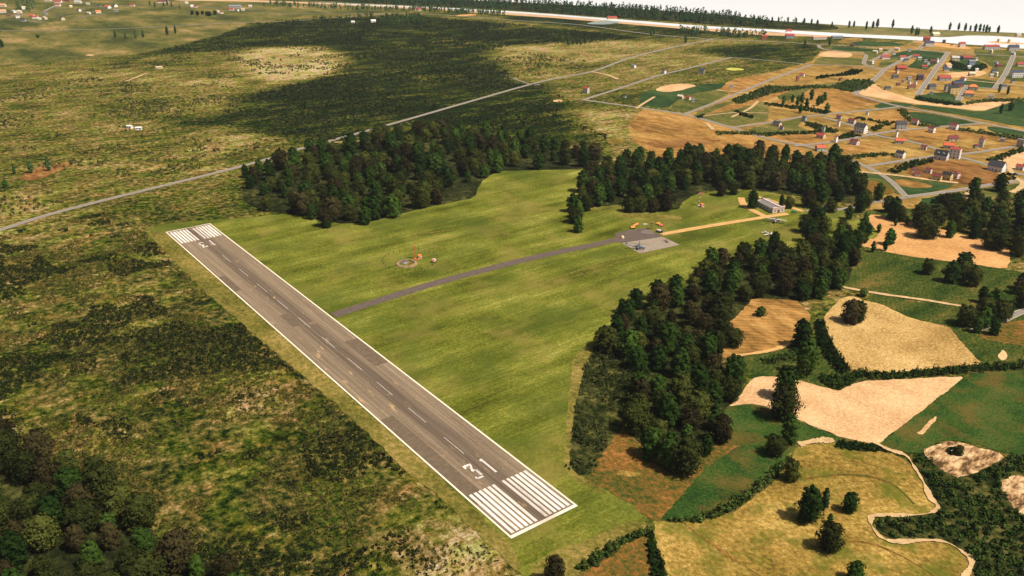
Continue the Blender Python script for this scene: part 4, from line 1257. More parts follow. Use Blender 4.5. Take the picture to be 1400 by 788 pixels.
HED = [
    ([(1000, 137), (1050, 118), (1085, 119.5), (1100, 118), (1135, 119), (1135, 121.5), (1100, 121.5), (1060, 127), (1010, 143)], 'hedge along the upper side of the large orange field'),
    ([(1133, 119), (1160, 110), (1190, 110), (1196, 114), (1182, 123), (1165, 126), (1150, 124)], 'dark green wedge of bushes beside the town road'),
    ([(1046, 141), (1100, 147), (1135, 154), (1128, 157), (1095, 151), (1046, 144)], 'hedge below the cluster of trees on the orange field'),
    ([(1100, 167), (1130, 174), (1150, 182), (1100, 184), (1050, 186), (1050, 183), (1110, 180), (1120, 178), (1100, 172)], 'hedge beside the cream cottage'),
    ([(1143, 188), (1165, 182), (1172, 184), (1178, 187), (1150, 191)], 'bushes in front of the big white house'),
    ([(1168, 160), (1200, 166), (1226, 167.5), (1195, 180), (1190, 176), (1208, 170), (1170, 163)], 'angled hedge behind the big white house'),
    ([(1227, 151), (1238, 151), (1246, 163), (1256, 170), (1290, 175), (1250, 172), (1238, 163)], 'hedge curving beside the pinkish white cottage'),
    ([(1310, 176), (1345, 181), (1400, 189), (1400, 193), (1345, 184), (1312, 179)], 'hedge along the road at the right edge of the village'),
    ([(1113, 216), (1160, 215), (1195, 211), (1235, 211), (1235, 213), (1195, 215), (1160, 218), (1118, 218)], 'straight hedge across the straw field by the orange roofed house'),
    ([(1215, 235), (1232, 225), (1262, 219), (1278, 221), (1262, 226), (1240, 232), (1222, 239)], 'bushy hedge left of the brown field'),
    ([(1348, 220), (1370, 212), (1390, 204), (1400, 203), (1400, 209), (1385, 213), (1368, 219), (1355, 222)], 'hedge beside the upper pink field'),
    ([(1376, 238), (1386, 238), (1388, 247), (1380, 247)], 'bushes beside the large dark roofed white house'),
    ([(1285, 268), (1312, 264), (1312, 275), (1290, 280), (1270, 278)], 'bushes below the road at the sandy lane'),
    ([(1165, 96), (1180, 96.5), (1170, 103), (1140, 105), (1115, 109), (1118, 105), (1150, 101)], 'long hedge above the orange fields'),
    ([(1320, 141), (1345, 137), (1400, 136), (1400, 139), (1345, 140), (1322, 144)], 'dark hedge below the orange roofed twin houses'),
    ([(1255, 133), (1300, 141), (1318, 143), (1318, 145), (1290, 144), (1250, 136)], 'dark hedge at the foot of the green town field'),
    ([(950, 160), (962, 158), (963, 162), (953, 162)], 'small bush clump by the crossroads'),
    ([(975, 182), (1030, 181), (1060, 184), (1055, 187), (1010, 184), (978, 185)], 'low hedge along the lane near the crossroads'),
    ([(1005, 152), (1030, 160), (1028, 163), (1012, 158)], 'short slanting hedge on the olive field'),
    ([(1300, 83), (1325, 92), (1345, 88), (1350, 93), (1335, 98), (1302, 95)], 'dark garden bushes around the blue grey house'),
]
for i, (px, lb) in enumerate(HED):
    thicket('hedge', px, 3.6, (1.6, 3.0), L_hedge, lb, 'hedge', None, 18, 0.8, 40 + i)

# low heath shrubs (countless): gathered where noise says so
r = np.random.default_rng(21)


def heath_shrubs(name, px, n, thr, hr, lsize, leaves, label, seed, mat, avoid=(), dens=0.022):
    pts = np.array(scatter(px, n, np.random.default_rng(seed)))
    x, y = pts[:, 0], pts[:, 1]
    v = vnoise(x, y, dens, seed) * .55 + vnoise(x, y, dens * 3.3, seed + 1) * .45
    kk = v > thr
    for a in avoid:
        kk &= ~inside([G(*p) for p in a], x, y)
    return mass(name, pts[kk], hr, label, mat, 1.7, leaves, lsize, seed, 'scrub')


HEATH_L = [(-60, 345), (0, 322), (60, 306), (150, 290), (195, 318), (224, 346), (277, 400), (348, 462), (424, 527), (500, 594), (551, 645), (613, 695), (700, 780), (712, 830), (300, 830), (200, 740), (120, 670), (60, 630), (-60, 600)]
L_pale = leaf_mat('heather_leaves', (0.06, 0.055, 0.014), (0.15, 0.125, 0.038), (0.34, 0.25, 0.14))
heath_shrubs('heather', HEATH_L, 20000, 0.46, (0.35, 1.1), 0.34, 9, 'pale and olive heather tussocks on the rough heath left of the runway', 35, L_pale, dens=.03)
heath_shrubs('heath_shrubs', HEATH_L, 17000, 0.55, (0.6, 1.7), 0.38, 13, 'dark low shrubs scattered over the rough heath left of the runway', 31, L_scrub)
HEATH_U = [(0, 300), (200, 250), (335, 215), (420, 195), (560, 155), (700, 118), (830, 88), (700, 70), (480, 60), (300, 60), (100, 100), (-60, 150), (-60, 310)]
heath_shrubs('heath_shrubs', HEATH_U, 14000, 0.58, (0.8, 2.2), 0.7, 9, 'dark low shrubs scattered over the heath beyond the long road', 33, L_scrub)
DARKW = COVER['dark'][0][0]
mass('dark_scrub', [p for p in scatter(DARKW, 9000, r) if vnoise(np.array([p[0]]), np.array([p[1]]), .02, 5)[0] > .38], (1.0, 3.0), 'broad expanse of dark scrub between the long road and the coast', L_scrub, 1.6, 8, 0.9, 8, 'scrub')

# ------------------------------------------------------------------ houses
_mc = {}


def cm(kind, c):
    key = (kind, c)
    if key not in _mc:
        if kind == 'roof':
            k = NT('roof_tiles', 0.8, 0.2)
            f = k.noise(1.6, 4, 0.6)
            wv = k.n('TexWave')
            k.put(wv.inputs['Vector'], k.oc())
            wv.bands_direction = 'X'
            wv.inputs['Scale'].default_value = 0.9
            wv.inputs['Distortion'].default_value = 1.5
            t = k.math('ADD', k.math('MULTIPLY', f, .75), k.math('MULTIPLY', wv.outputs['Fac'], .25))
            _mc[key] = k.color(k.ramp(t, [(.3, tuple(v * .72 for v in c)), (.7, tuple(min(.9, v * 1.18) for v in c))]))
        else:
            _mc[key] = plain('wall_render', c, 0.85, 0.15, 0.09, 0.9)
    return _mc[key]


WALLS = {'white': (.80, .76, .72), 'pale grey': (.60, .57, .54), 'grey': (.40, .40, .40), 'cream': (.66, .54, .36), 'yellow': (.62, .48, .22), 'pinkish white': (.74, .60, .54),
         'pale green': (.42, .48, .38), 'blue grey': (.33, .38, .46), 'dark brown': (.10, .065, .06), 'brick': (.30, .13, .09), 'stone grey': (.27, .25, .22), 'tan': (.46, .33, .19), 'olive cream': (.45, .42, .30)}
ROOFS = {'dark grey': (.055, .055, .062), 'dark red': (.17, .040, .038), 'red': (.34, .060, .050), 'orange red': (.55, .11, .050), 'orange': (.75, .19, .06), 'slate blue': (.045, .055, .09), 'black': (.028, .03, .034),
         'brown': (.16, .08, .055), 'grey': (.20, .20, .21), 'pale grey': (.45, .43, .40), 'peach': (.62, .30, .17), 'cream': (.62, .52, .38), 'white': (.72, .70, .66), 'teal grey': (.20, .24, .25)}
M_glass = plain('window_glass', (.035, .042, .055), 0.15, 0.5, 0.2)
M_wframe = plain('window_frame', (.62, .60, .57), 0.6, 0.2, 0.05)
M_door = plain('door_wood', (.13, .055, .035), 0.6, 0.2, 0.2)
M_chim = plain('chimney_brick', (.26, .12, .085), 0.9, 0.1, 0.25)
_b = MB().box(-.5, .5, -.04, .05, -.5, .5)
ME_FRAME = _b.mesh('window', M_wframe)
ME_PANE = MB().box(-.40, .40, -.075, -.035, -.42, .42).mesh('pane', M_glass)
ME_DOOR = MB().box(-.5, .5, -.06, .04, -.5, .5).mesh('door', M_door)
ME_KNOB = MB().box(.30, .40, -.12, -.06, -.03, .05).mesh('handle', M_wframe)
MESHC = {}


def wall_mesh(L, W, H, R, mat, hip):
    b = MB()
    x, y = L / 2, W / 2
    vs = [(-x, -y, -.2), (x, -y, -.2), (x, y, -.2), (-x, y, -.2), (-x, -y, H), (x, -y, H), (x, y, H), (-x, y, H)]
    fs = [(0, 1, 5, 4), (2, 3, 7, 6), (1, 2, 6, 5), (3, 0, 4, 7)]
    if not hip:
        vs += [(-x, 0, H + R), (x, 0, H + R)]
        fs += [(5, 6, 9), (7, 4, 8)]
    b.add(vs, fs)
    b.box(-x - .08, x + .08, -y - .08, y + .08, -.2, .45)
    return b.mesh('wall', mat)


def roof_mesh(L, W, H, R, mat, hip):
    o, t = .32, .22
    x, y = L / 2 + o, W / 2 + o
    dz = R / (W / 2) * o
    e = H - dz
    b = MB()
    hx = max(0.2, x - y * .9) if hip else x
    top = [(-x, -y, e + t), (x, -y, e + t), (x, y, e + t), (-x, y, e + t), (-hx, 0, H + R + t), (hx, 0, H + R + t)]
    low = [(a, c, d - t * .95) for a, c, d in top]
    vs = top + low
    fs = [(0, 1, 5, 4), (2, 3, 4, 5), (1, 2, 5), (3, 0, 4)] if hip else [(0, 1, 5, 4), (2, 3, 4, 5)]
    fs += [tuple(i + 6 for i in f)[::-1] for f in fs]
    if hip:
        fs += [(0, 6, 7, 1), (1, 7, 8, 2), (2, 8, 9, 3), (3, 9, 6, 0)]
    else:
        fs += [(0, 6, 7, 1), (2, 8, 9, 3), (1, 7, 11, 5), (5, 11, 8, 2), (3, 9, 10, 4), (4, 10, 6, 0)]
    b.add(vs, fs)
    b.box(-hx, hx, -.14, .14, H + R + t - .05, H + R + t + .10)
    return b.mesh('roof', mat)


def house(x, y, L, W, st, wall, roof, yaw, label, detail=1, hip=False, pitch=.36, name='house', cat='house', group=None, flat=False):
    H = 3.1 * st + .6
    R = W * pitch if not flat else W * .06
    L, W = round(L, 1), round(W, 1)
    t = thing(name, label, cat, (x, y, 0), yaw, group)
    key = (L, W, st, wall, roof, hip, pitch, flat)
    if key not in MESHC:
        MESHC[key] = (wall_mesh(L, W, H, R, cm('wall', WALLS[wall]), hip), roof_mesh(L, W, H, R, cm('roof', ROOFS[roof]), hip))
    link('wall', MESHC[key][0], t)
    ro = link('roof', MESHC[key][1], t)
    if detail and not flat and L > 7:
        cb = MB()
        zc = H + R
        cx = L * .25
        cb.box(cx - .4, cx + .4, .3, 1.1, zc - 1.2, zc + 1.2).box(cx - .5, cx + .5, .2, 1.2, zc + 1.2, zc + 1.4)
        cb.build('chimney', M_chim, ro)

    def win(px, py, pz, rz, ww, hh):
        f = link('window', ME_FRAME, t, (px, py, pz))
        f.rotation_euler.z = rz
        f.scale = (ww, 1, hh)
        p = link('pane', ME_PANE, f)

    if detail:
        n = max(2, int(L / (3.2 if detail > 1 else 4.5)))
        for s in range(int(max(1, st))):
            z = 1.75 + 2.9 * s
            for i in range(n):
                u = -L / 2 + L * (i + .5) / n
                for sg in (-1, 1):
                    if s == 0 and i == n // 2 and sg == -1:
                        continue
                    if detail < 2 and sg == 1:
                        continue
                    win(u, sg * (W / 2 + .03), z, 0 if sg < 0 else math.pi, 1.15, 1.45)
            for i in range(2 if W > 6 else 1):
                v = (-W / 4 + i * W / 2) if W > 6 else 0
                win(L / 2 + .03, v, z, math.pi / 2, 1.1, 1.4)
                if detail > 1:
                    win(-L / 2 - .03, v, z, -math.pi / 2, 1.1, 1.4)
        d = link('door', ME_DOOR, t, (-L / 2 + L * (n // 2 + .5) / n, -W / 2 - .03, 1.15))
        d.scale = (1.15, 1, 2.2)
        link('handle', ME_KNOB, d)
    return t


VA = math.atan2(RT[1], RT[0])
# photo x, photo y of the base, width in photo px, storeys, wall, roof, yaw degrees (ridge relative to the picture's right), place, extras
HS = [
    (1063.7, 173.6, 13, 1, 'cream', 'dark grey', -38, 'by the lane junction', {}),
    (1069, 178, 6, 1, 'grey', 'dark red', -30, 'below the cream cottage', {}),
    (1100, 167, 7, 1.5, 'blue grey', 'dark grey', -40, 'beside the lane bend', {}),
    (1126, 182, 7, 2, 'pale green', 'dark grey', 55, 'behind the cream house with the red roof', {}),
    (1123.6, 190, 13, 1, 'cream', 'red', -35, 'beside the hedge end', {}),
    (1147.7, 163.5, 8, 1, 'blue grey', 'dark red', -30, 'at the top of the village lane', {}),
    (1146.8, 173.6, 6, 2, 'white', 'dark red', 55, 'left of the village lane', {}),
    (1166, 169.5, 11, 1, 'pale grey', 'dark red', -38, 'right of the village lane', {}),
    (1185.8, 157.7, 5, 1, 'white', 'grey', -30, 'above the village road', {}),
    (1178.8, 183, 18, 2, 'white', 'dark grey', -38, 'by the village crossroads', {'d': 2, 'p': .5}),
    (1143, 195.5, 7, 2, 'white', 'dark red', 50, 'on the near side of the village road', {}),
    (1170, 199, 13, 1, 'pale grey', 'dark red', -42, 'on the ochre field below the village road', {}),
    (1090.6, 111.4, 5, 2, 'brick', 'brown', 20, 'on the orange field', {}),
    (1097, 105, 8, 1, 'white', 'red', -25, 'above the orange field', {}),
    (1149.6, 111, 5, 1, 'brick', 'dark red', 30, 'at the hedge above the bush wedge', {}),
    (1213.7, 123.5, 8, 1, 'stone grey', 'dark grey', 5, 'on the ochre field at the edge of town', {}),
    (1122.6, 206.8, 15, 1, 'pale green', 'orange red', 10, 'above the near end of the long road', {'d': 2}),
    (1232.6, 177, 15, 2, 'grey', 'dark grey', -5, 'behind the village road', {'d': 2}),
    (1252, 171.5, 10, 1.5, 'pinkish white', 'dark red', -35, 'beside the curving hedge', {}),
    (1275, 182, 9, 1.5, 'white', 'dark red', -42, 'on the near side of the upper village road', {}),
    (1305.6, 178, 12, 1.5, 'white', 'dark red', -40, 'at the end of the upper village road', {}),
    (1230.7, 197.3, 13, 1, 'pale green', 'orange red', -12, 'beside the second crossroads', {'d': 2}),
    (1226, 188, 4.5, 2, 'white', 'black', 40, 'touching the green house with the orange red roof', {}),
    (1304, 193.5, 13, 1, 'cream', 'dark red', -5, 'on the open straw field', {}),
    (1298.6, 204, 15, 1, 'pale green', 'orange red', -18, 'behind the white block with the red roof', {'d': 2}),
    (1343, 202, 11, 2.5, 'pale grey', 'dark red', 55, 'above the road to the right edge', {'d': 2}),
    (1335, 203.4, 6, 1, 'stone grey', 'dark red', 10, 'joined to the tall pale grey house', {}),
    (1371, 194.7, 6, 1, 'grey', 'grey', -20, 'alone on the straw field near the right edge', {}),
    (1397, 202, 10, 2.5, 'olive cream', 'grey', -50, 'at the right edge of the picture beside the road', {'flat': True}),
    (1264, 205.5, 9, 1, 'pinkish white', 'dark red', -28, 'along the sloping village lane', {}),
    (1232.6, 217, 13, 1.5, 'white', 'black', -38, 'above the lowest village road', {'d': 2}),
    (1289.7, 220, 20, 1.5, 'pale grey', 'black', -32, 'and two dormers at the crossroads', {'d': 2, 'dorm': True, 'p': .55}),
    (1307.5, 218, 16, 3, 'white', 'red', -30, 'tallest at the crossroads, with window strips', {'d': 2, 'p': .25}),
    (1366.5, 236, 22, 1.5, 'white', 'dark grey', -38, 'by the lane bend near the right edge', {'d': 2, 'p': .55}),
    (1397, 233.5, 11, 1, 'white', 'red', -40, 'on the pink field at the right edge', {'d': 2}),
    (1270.7, 237.5, 9, 1, 'white', 'dark red', -36, 'standing on the brown field', {}),
    (1254.8, 241, 8, .8, 'pinkish white', 'dark red', -15, 'low on the near edge of the brown field', {}),
    (1250, 235.4, 6, .8, 'pinkish white', 'dark red', -15, 'smallest on the brown field', {}),
    (1282.7, 248, 14, 1.2, 'yellow', 'dark red', -30, 'left of the row at the foot of the brown field', {'d': 2}),
    (1297, 247, 14, 1.5, 'yellow', 'black', -38, 'in the row at the foot of the brown field', {'d': 2}),
    (1309.4, 245, 10, 1.5, 'pinkish white', 'dark red', 40, 'right end of the row below the brown field', {'d': 2}),
    (1258, 110, 8, 2, 'dark brown', 'slate blue', 0, 'beside the broad town road', {}),
    (1243.4, 109.5, 6, 1, 'grey', 'grey', 10, 'on the orange town field', {}),
    (1234.5, 113.3, 4, 1, 'grey', 'grey', -20, 'above the ochre town field', {}),
    (1243.4, 115.2, 4.5, 1, 'white', 'grey', -40, 'above the ochre town field', {}),
    (1252, 115.5, 4.5, 1, 'white', 'grey', -40, 'above the ochre town field', {}),
    (1247, 122.2, 10, 1, 'yellow', 'dark red', 0, 'on the ochre town field', {}),
    (1228, 117.8, 5, 1, 'brick', 'brown', 0, 'at the edge of the ochre town field', {}),
    (1274.5, 122.8, 11, 1.5, 'stone grey', 'slate blue', 10, 'right of the broad town road', {}),
    (1273.6, 129.4, 4.5, 1, 'white', 'grey', -20, 'on the green town field', {}),
    (1296, 125.4, 9, 2.5, 'grey', 'dark grey', 10, 'left of the dark town block', {}),
    (1304.3, 128, 13, 2.5, 'yellow', 'black', 5, 'as a block at the foot of the town', {'d': 1}),
    (1310, 119.5, 14, 1.5, 'brick', 'slate blue', 0, 'behind the dark town block', {}),
    (1292, 110.5, 16, 1.2, 'grey', 'red', 0, 'long as a barn in the middle of the town', {}),
    (1318, 110.8, 7, 1, 'white', 'red', -45, 'beside the long red barn', {}),
    (1329, 104.5, 8, 1.2, 'tan', 'cream', 0, 'on the pale pink town plot', {}),
    (1331.6, 124, 13, 1.5, 'pale green', 'orange', -15, 'upper of the twin orange roofs', {'hip': True, 'd': 1}),
    (1326, 133, 14, 1.5, 'pale green', 'orange', -15, 'lower of the twin orange roofs', {'hip': True, 'd': 1}),
    (1355.5, 135.6, 7, 1, 'white', 'grey', -20, 'on the ochre plot right of the twin orange roofs', {}),
    (1372, 123, 8, 1.5, 'grey', 'dark grey', 10, 'between the two dark poplars', {}),
    (1385, 114, 5, 1, 'grey', 'black', 10, 'below the white block near the right edge', {}),
    (1390.6, 106.4, 16, 2.5, 'white', 'slate blue', 5, 'as a three rowed block near the right edge', {'d': 2, 'p': .3}),
    (1363, 105, 5, 1.5, 'cream', 'cream', 40, 'left of the curving town road', {}),
    (1355.7, 105.7, 4.5, 1, 'pale grey', 'pale grey', 0, 'left of the curving town road', {}),
    (1267.5, 57.2, 9, 2, 'brick', 'red', -10, 'on the lagoon shore', {}),
    (1270.7, 63.8, 12, 2, 'pale grey', 'slate blue', 0, 'on the sandy lagoon shore', {}),
    (1290.7, 59.3, 3.5, 1.5, 'dark brown', 'dark grey', 0, 'on the sandy lagoon shore', {}),
    (1301.5, 63, 3, 1, 'tan', 'brown', 0, 'on the sandy lagoon shore', {}),
    (1315.7, 64.8, 9, 2, 'pale grey', 'red', 10, 'at the right end of the sandy shore', {}),
    (1356, 68, 20, 1.6, 'pale grey', 'red', 0, 'long and low by the lagoon', {'d': 1, 'p': .3}),
    (1356, 73.5, 5.5, 1.5, 'cream', 'tan' if False else 'cream', 45, 'below the long red roof by the lagoon', {}),
    (1386, 69.5, 13, 2, 'pale grey', 'slate blue', 0, 'at the head of the curving town road', {'d': 1}),
    (1386, 75.8, 5.5, 1.2, 'pinkish white', 'pale grey', -45, 'at the end of the curving town road', {}),
    (1306, 84.7, 10, 2, 'cream', 'pale grey', 0, 'beside the top of the broad town road', {'d': 1}),
    (1312, 81, 8, 1, 'grey', 'slate blue', -20, 'behind the cream house', {}),
    (1322.7, 82, 11, 1, 'stone grey', 'red', -8, 'among the dark garden bushes', {}),
    (1328.4, 89.8, 8, 2, 'blue grey', 'blue grey' if False else 'grey', 0, 'among the dark garden bushes', {}),
    (1334.8, 83.5, 6, 1, 'pale grey', 'grey', 30, 'among the dark garden bushes', {}),
    (1297, 93.6, 13, 1.2, 'pinkish white', 'peach', 35, 'right of the broad town road', {}),
    (1294, 97.4, 7, 1, 'grey', 'slate blue', 0, 'right of the broad town road', {}),
    (1324.6, 95.5, 4.5, 1.5, 'white', 'white', 0, 'below the blue grey house', {}),
    (1335.4, 98, 4, 1, 'white', 'white', 0, 'on the pale pink town plot', {}),
    (1275, 87.3, 8, 1.2, 'dark brown', 'dark red', 10, 'left of the broad town road', {}),
    (1281.9, 85.4, 5, 1.5, 'white', 'grey', 40, 'left of the broad town road', {}),
    (1269.4, 88.5, 3.5, 1, 'white', 'grey', 0, 'left of the broad town road', {}),
    (1265.4, 85.4, 4, 1, 'pale grey', 'grey', 0, 'left of the broad town road', {}),
    (1234.5, 81.3, 10, 1, 'white', 'red', 10, 'beside the slanting town road', {}),
    (1253, 79.5, 9, 1, 'pale grey', 'red', -15, 'near the end of the slanting town road', {}),
    (1239, 84.7, 6, 1, 'grey', 'slate blue', 0, 'on the slanting town road side', {}),
    (1257.4, 82.2, 5, 1, 'pale green', 'pale grey', 0, 'near the end of the slanting town road', {}),
    (1232.6, 96, 13, 1, 'brick', 'red', 0, 'long and low above the orange town field', {}),
    (1264.3, 93.6, 8, .8, 'tan', 'red', -5, 'low on the orange town field', {}),
    (1227, 101, 6, 1.5, 'cream', 'brown', 45, 'left of the orange town field', {}),
    (1224, 108, 8, 1, 'stone grey', 'dark grey', 0, 'above the ochre town field', {}),
    (1362.7, 88.5, 5, 1, 'white', 'grey', -45, 'left of the upper curving town road', {}),
    (1366, 92.3, 7, 1, 'brick', 'dark red', 0, 'left of the upper curving town road', {}),
    (1360, 99.5, 7, 1, 'grey', 'dark grey', 0, 'left of the upper curving town road', {}),
    (1396, 91, 10, 1, 'cream', 'red', 0, 'at the right edge of the town', {}),
    (1227.5, 69.5, 7, 1, 'cream', 'cream', -35, 'at the end of the coast side lane', {}),
    (1222.3, 75, 4, 1, 'white', 'grey', 0, 'beside the coast side lane', {}),
    (1243.4, 70.8, 4, 1, 'pale grey', 'grey', 0, 'near the coast road', {}),
    (1380.5, 58.6, 5, 1.5, 'cream', 'cream', 45, 'on the sandbank in the lagoon', {}),
    (1366, 58, 5, 1.5, 'cream', 'cream', 45, 'on the sandbank in the lagoon', {}),
    (1393, 50, 7, 1, 'pinkish white', 'pale grey', 10, 'at the tip of the far spit', {}),
    (1280, 49.5, 12, 1, 'cream', 'cream', 15, 'long and low on the far spit', {}),
    (1080, 52.5, 12, 1.5, 'blue grey', 'red', 0, 'long one before the lagoon', {}),
    (1079, 44.5, 8, 1, 'pinkish white', 'red', 0, 'right on the lagoon shore', {}),
    (1121, 54.4, 22, 1.2, 'pale grey', 'peach', 8, 'large and low like a warehouse', {'p': .18}),
    (1145, 53, 15, 1, 'grey', 'teal grey', 0, 'large and low beside the warehouse', {'p': .18}),
    (1165, 63.8, 4.5, 1, 'dark brown', 'dark red', 0, 'on the coast road', {}),
    (1197.5, 73.5, 7, 1, 'cream', 'cream', -35, 'above the slanting side road', {}),
    (1204, 70.5, 4.5, 1, 'cream', 'cream', 0, 'above the slanting side road', {}),
    (1211, 81, 11, 1, 'white', 'red', 0, 'right of the slanting side road', {}),
    (1193, 88, 6, 1, 'white', 'pale grey', 45, 'at the foot of the slanting side road', {}),
    (801.5, 128, 10, 2, 'pale grey', 'red', -30, 'alone on the heath beside the road corner', {'d': 1}),
    (866.7, 93.5, 7, 1.2, 'white', 'grey', -40, 'alone between the two long roads', {}),
    (908, 101, 7, 1.2, 'white', 'brown', -40, 'beside the second long road', {}),
    (959.4, 101.5, 9, 2, 'grey', 'slate blue', -20, 'right of the second long road', {'d': 1}),
    (931, 135.8, 10, 1, 'cream', 'cream', -30, 'on the dark green crop', {}),
    (941.6, 137, 8, 1, 'cream', 'red', -40, 'on the edge of the dark green crop', {}),
    (947.5, 140, 4.5, 1, 'grey', 'grey', 0, 'at the edge of the dark green crop', {}),
    (1000, 120.6, 4.5, 1, 'grey', 'grey', 0, 'by the orange field above the crossroads', {}),
    (854, 134, 5, .8, 'white', 'black', -20, 'left of the dark green crop', {}),
    (1044.7, 54.6, 8, 2, 'brick', 'red', 0, 'like a barn on the coast road', {'p': .3}),
    (837, 26.8, 15, 1, 'tan', 'red', 5, 'long one by the car park on the shore', {}),
    (571.6, 15, 9, 1.2, 'white', 'red', 0, 'alone on the far shore', {}),
    (510, 31, 8, 1, 'pinkish white', 'white', 20, 'beside the plantation', {}),
    (482.5, 31.7, 5, .8, 'white', 'white', 0, 'left of the plantation', {}),
    (176.5, 176, 9, .7, 'white', 'white', -15, 'left of two low sheds on the heath', {'p': .15}),
    (189, 178.2, 9, .7, 'white', 'white', 10, 'right of two low sheds on the heath', {'p': .15}),
    (217, 94.3, 9, .6, 'cream', 'cream', 5, 'low like a shed alone on the far heath', {'p': .15}),
]
HS += [(x, y, w_, 1.3 if w_ > 5.5 else 1, wl, rf, yw, 'in the far left village', {}) for x, y, w_, wl, rf, yw in [
    (2.5, 18, 9, 'pinkish white', 'peach', 20), (18, 18, 7, 'white', 'pale grey', -30), (26, 18.5, 6, 'pinkish white', 'cream', 0), (23, 25, 6, 'white', 'grey', 40), (43, 24, 8, 'cream', 'orange red', -20),
    (47.5, 26, 7, 'white', 'red', 10), (54, 27.5, 3.5, 'white', 'white', 0), (60.6, 27, 7, 'cream', 'cream', -30), (84, 28, 9, 'cream', 'dark grey', -40), (62, 20.5, 4, 'grey', 'grey', 0), (79, 9, 6, 'white', 'red', 0),
    (79, 4.3, 9, 'pinkish white', 'red', 0), (91, 2.5, 8, 'brick', 'dark red', 0), (107, 16, 7, 'white', 'dark red', -30), (96, 10.5, 4.5, 'cream', 'cream', 45), (121, 19.7, 5, 'white', 'cream', -20), (133, 18.7, 8, 'cream', 'orange', 40),
    (135, 9.5, 5, 'stone grey', 'dark grey', 0), (146, 12, 10, 'white', 'orange red', -25), (156, 10, 9, 'white', 'dark grey', -35), (106, 5, 9, 'pinkish white', 'pale grey', 0), (32, 13, 6, 'white', 'cream', 30),
    (3, 9.5, 8, 'pinkish white', 'peach', 0), (120, 7, 4.5, 'pale grey', 'pale grey', 0), (12, 23, 5, 'brick', 'brown', 0), (32, 29.5, 5, 'grey', 'slate blue', 0), (65, 2, 8, 'pale grey', 'pale grey', 0), (158, 16, 5, 'blue grey', 'grey', 0)]]
HS += [(x, y, w_, 1, wl, rf, yw, 'on the far meadow', {}) for x, y, w_, wl, rf, yw in [
    (180.6, 9, 6, 'pinkish white', 'red', 0), (222, 4.3, 15, 'white', 'dark red', 5), (262, 10, 5, 'white', 'white', 30), (267, 10.8, 5, 'pinkish white', 'red', 0), (255, 5.5, 4, 'white', 'white', 0), (298, 17.5, 5, 'white', 'white', -40),
    (302.5, 19, 6, 'pinkish white', 'brown', 30), (316, 14.6, 7, 'pinkish white', 'red', 0), (324, 15.6, 6, 'white', 'grey', -30), (332, 15, 4.5, 'white', 'cream', 0), (321, 10.8, 18, 'grey', 'teal grey', 4), (342, 10, 4.5, 'white', 'cream', 0)]]


def size_word(w_, m):
    s = w_ * m
    return 'tiny' if s < 7.5 else 'small' if s < 10.5 else 'broad' if s > 15 else ''


rows = []
for (px, py, wp, st, wl, rf, yw, place, ex) in HS:
    base = ' '.join(z for z in (size_word(wp, mpp(px, py)), wl, 'house with', rf, 'roof', place) if z)
    rows.append([base, px])
cnt = {}
for bse, px in rows:
    cnt.setdefault(bse, []).append(px)
ORD = ['second', 'third', 'fourth', 'fifth', 'sixth', 'seventh']
for (px, py, wp, st, wl, rf, yw, place, ex), (bse, _) in zip(HS, rows):
    same = sorted(cnt[bse])
    lb = bse
    if len(same) > 1:
        i = same.index(px)
        bse = bse
        pre = 'leftmost' if i == 0 else 'rightmost' if i == len(same) - 1 else ORD[i - 1] + ' from left'
        lb = pre + ' ' + bse
    if len(lb.split()) > 16:
        lb = lb.replace('house with ', '').replace(' roof', ' roofed house', 1)
    if len(lb.split()) > 16:
        print('LONG', len(lb.split()), lb)
    if -46 < yw < -24:
        yw *= 1.35
    m = mpp(px, py)
    tot = wp * m * .86
    a = abs(math.radians(yw))
    ratio = .62 if wp < 15 or not ex.get('flat') else .8
    Lh = tot / (math.cos(a) + ratio * abs(math.sin(a)))
    Wh = Lh * ratio
    if abs(yw) < 12:
        Wh = min(Lh * .6, 9)
    if Wh > 12:
        Wh = 12
    x, y = G(px, py)
    # base pixel is the nearest foot of the walls: step back by half the depth
    dep = (abs(math.sin(a)) * Lh + math.cos(a) * Wh) / 2 * .8
    x, y = x + _sy * dep, y + _cy * dep
    det = ex.get('d', 1 if wp >= 8.5 and py > 95 else 0)
    h = house(x, y, Lh, Wh, st, wl, rf, VA + math.radians(yw), lb, det, ex.get('hip', False), ex.get('p', .36), flat=ex.get('flat', False), group='houses ' + ('of the far left village' if 'far left' in place else 'of the farmland and town'))
    if ex.get('dorm'):
        R_, H_ = Wh * .55, 2.9 * st + .3
        for s in (-.22, .2):
            d = MB()
            d.box(-1.0, 1.0, -Wh * .36, -Wh * .12, H_ + R_ * .25, H_ + R_ * .68)
            dm = d.build('dormer', cm('wall', WALLS['white']), h, loc=(s * Lh, 0, 0))
            link('pane', MB().box(-.7, .7, -Wh * .36 - .05, -Wh * .36 - .003, H_ + R_ * .33, H_ + R_ * .6).mesh('pane', M_glass), dm)

# ------------------------------------------------------------------ buildings of the aerodrome
def axis_box(px0, px1):
    (x0, y0), (x1, y1) = G(*px0), G(*px1)
    return ((x0 + x1) / 2, (y0 + y1) / 2), math.hypot(x1 - x0, y1 - y0), math.atan2(y1 - y0, x1 - x0)


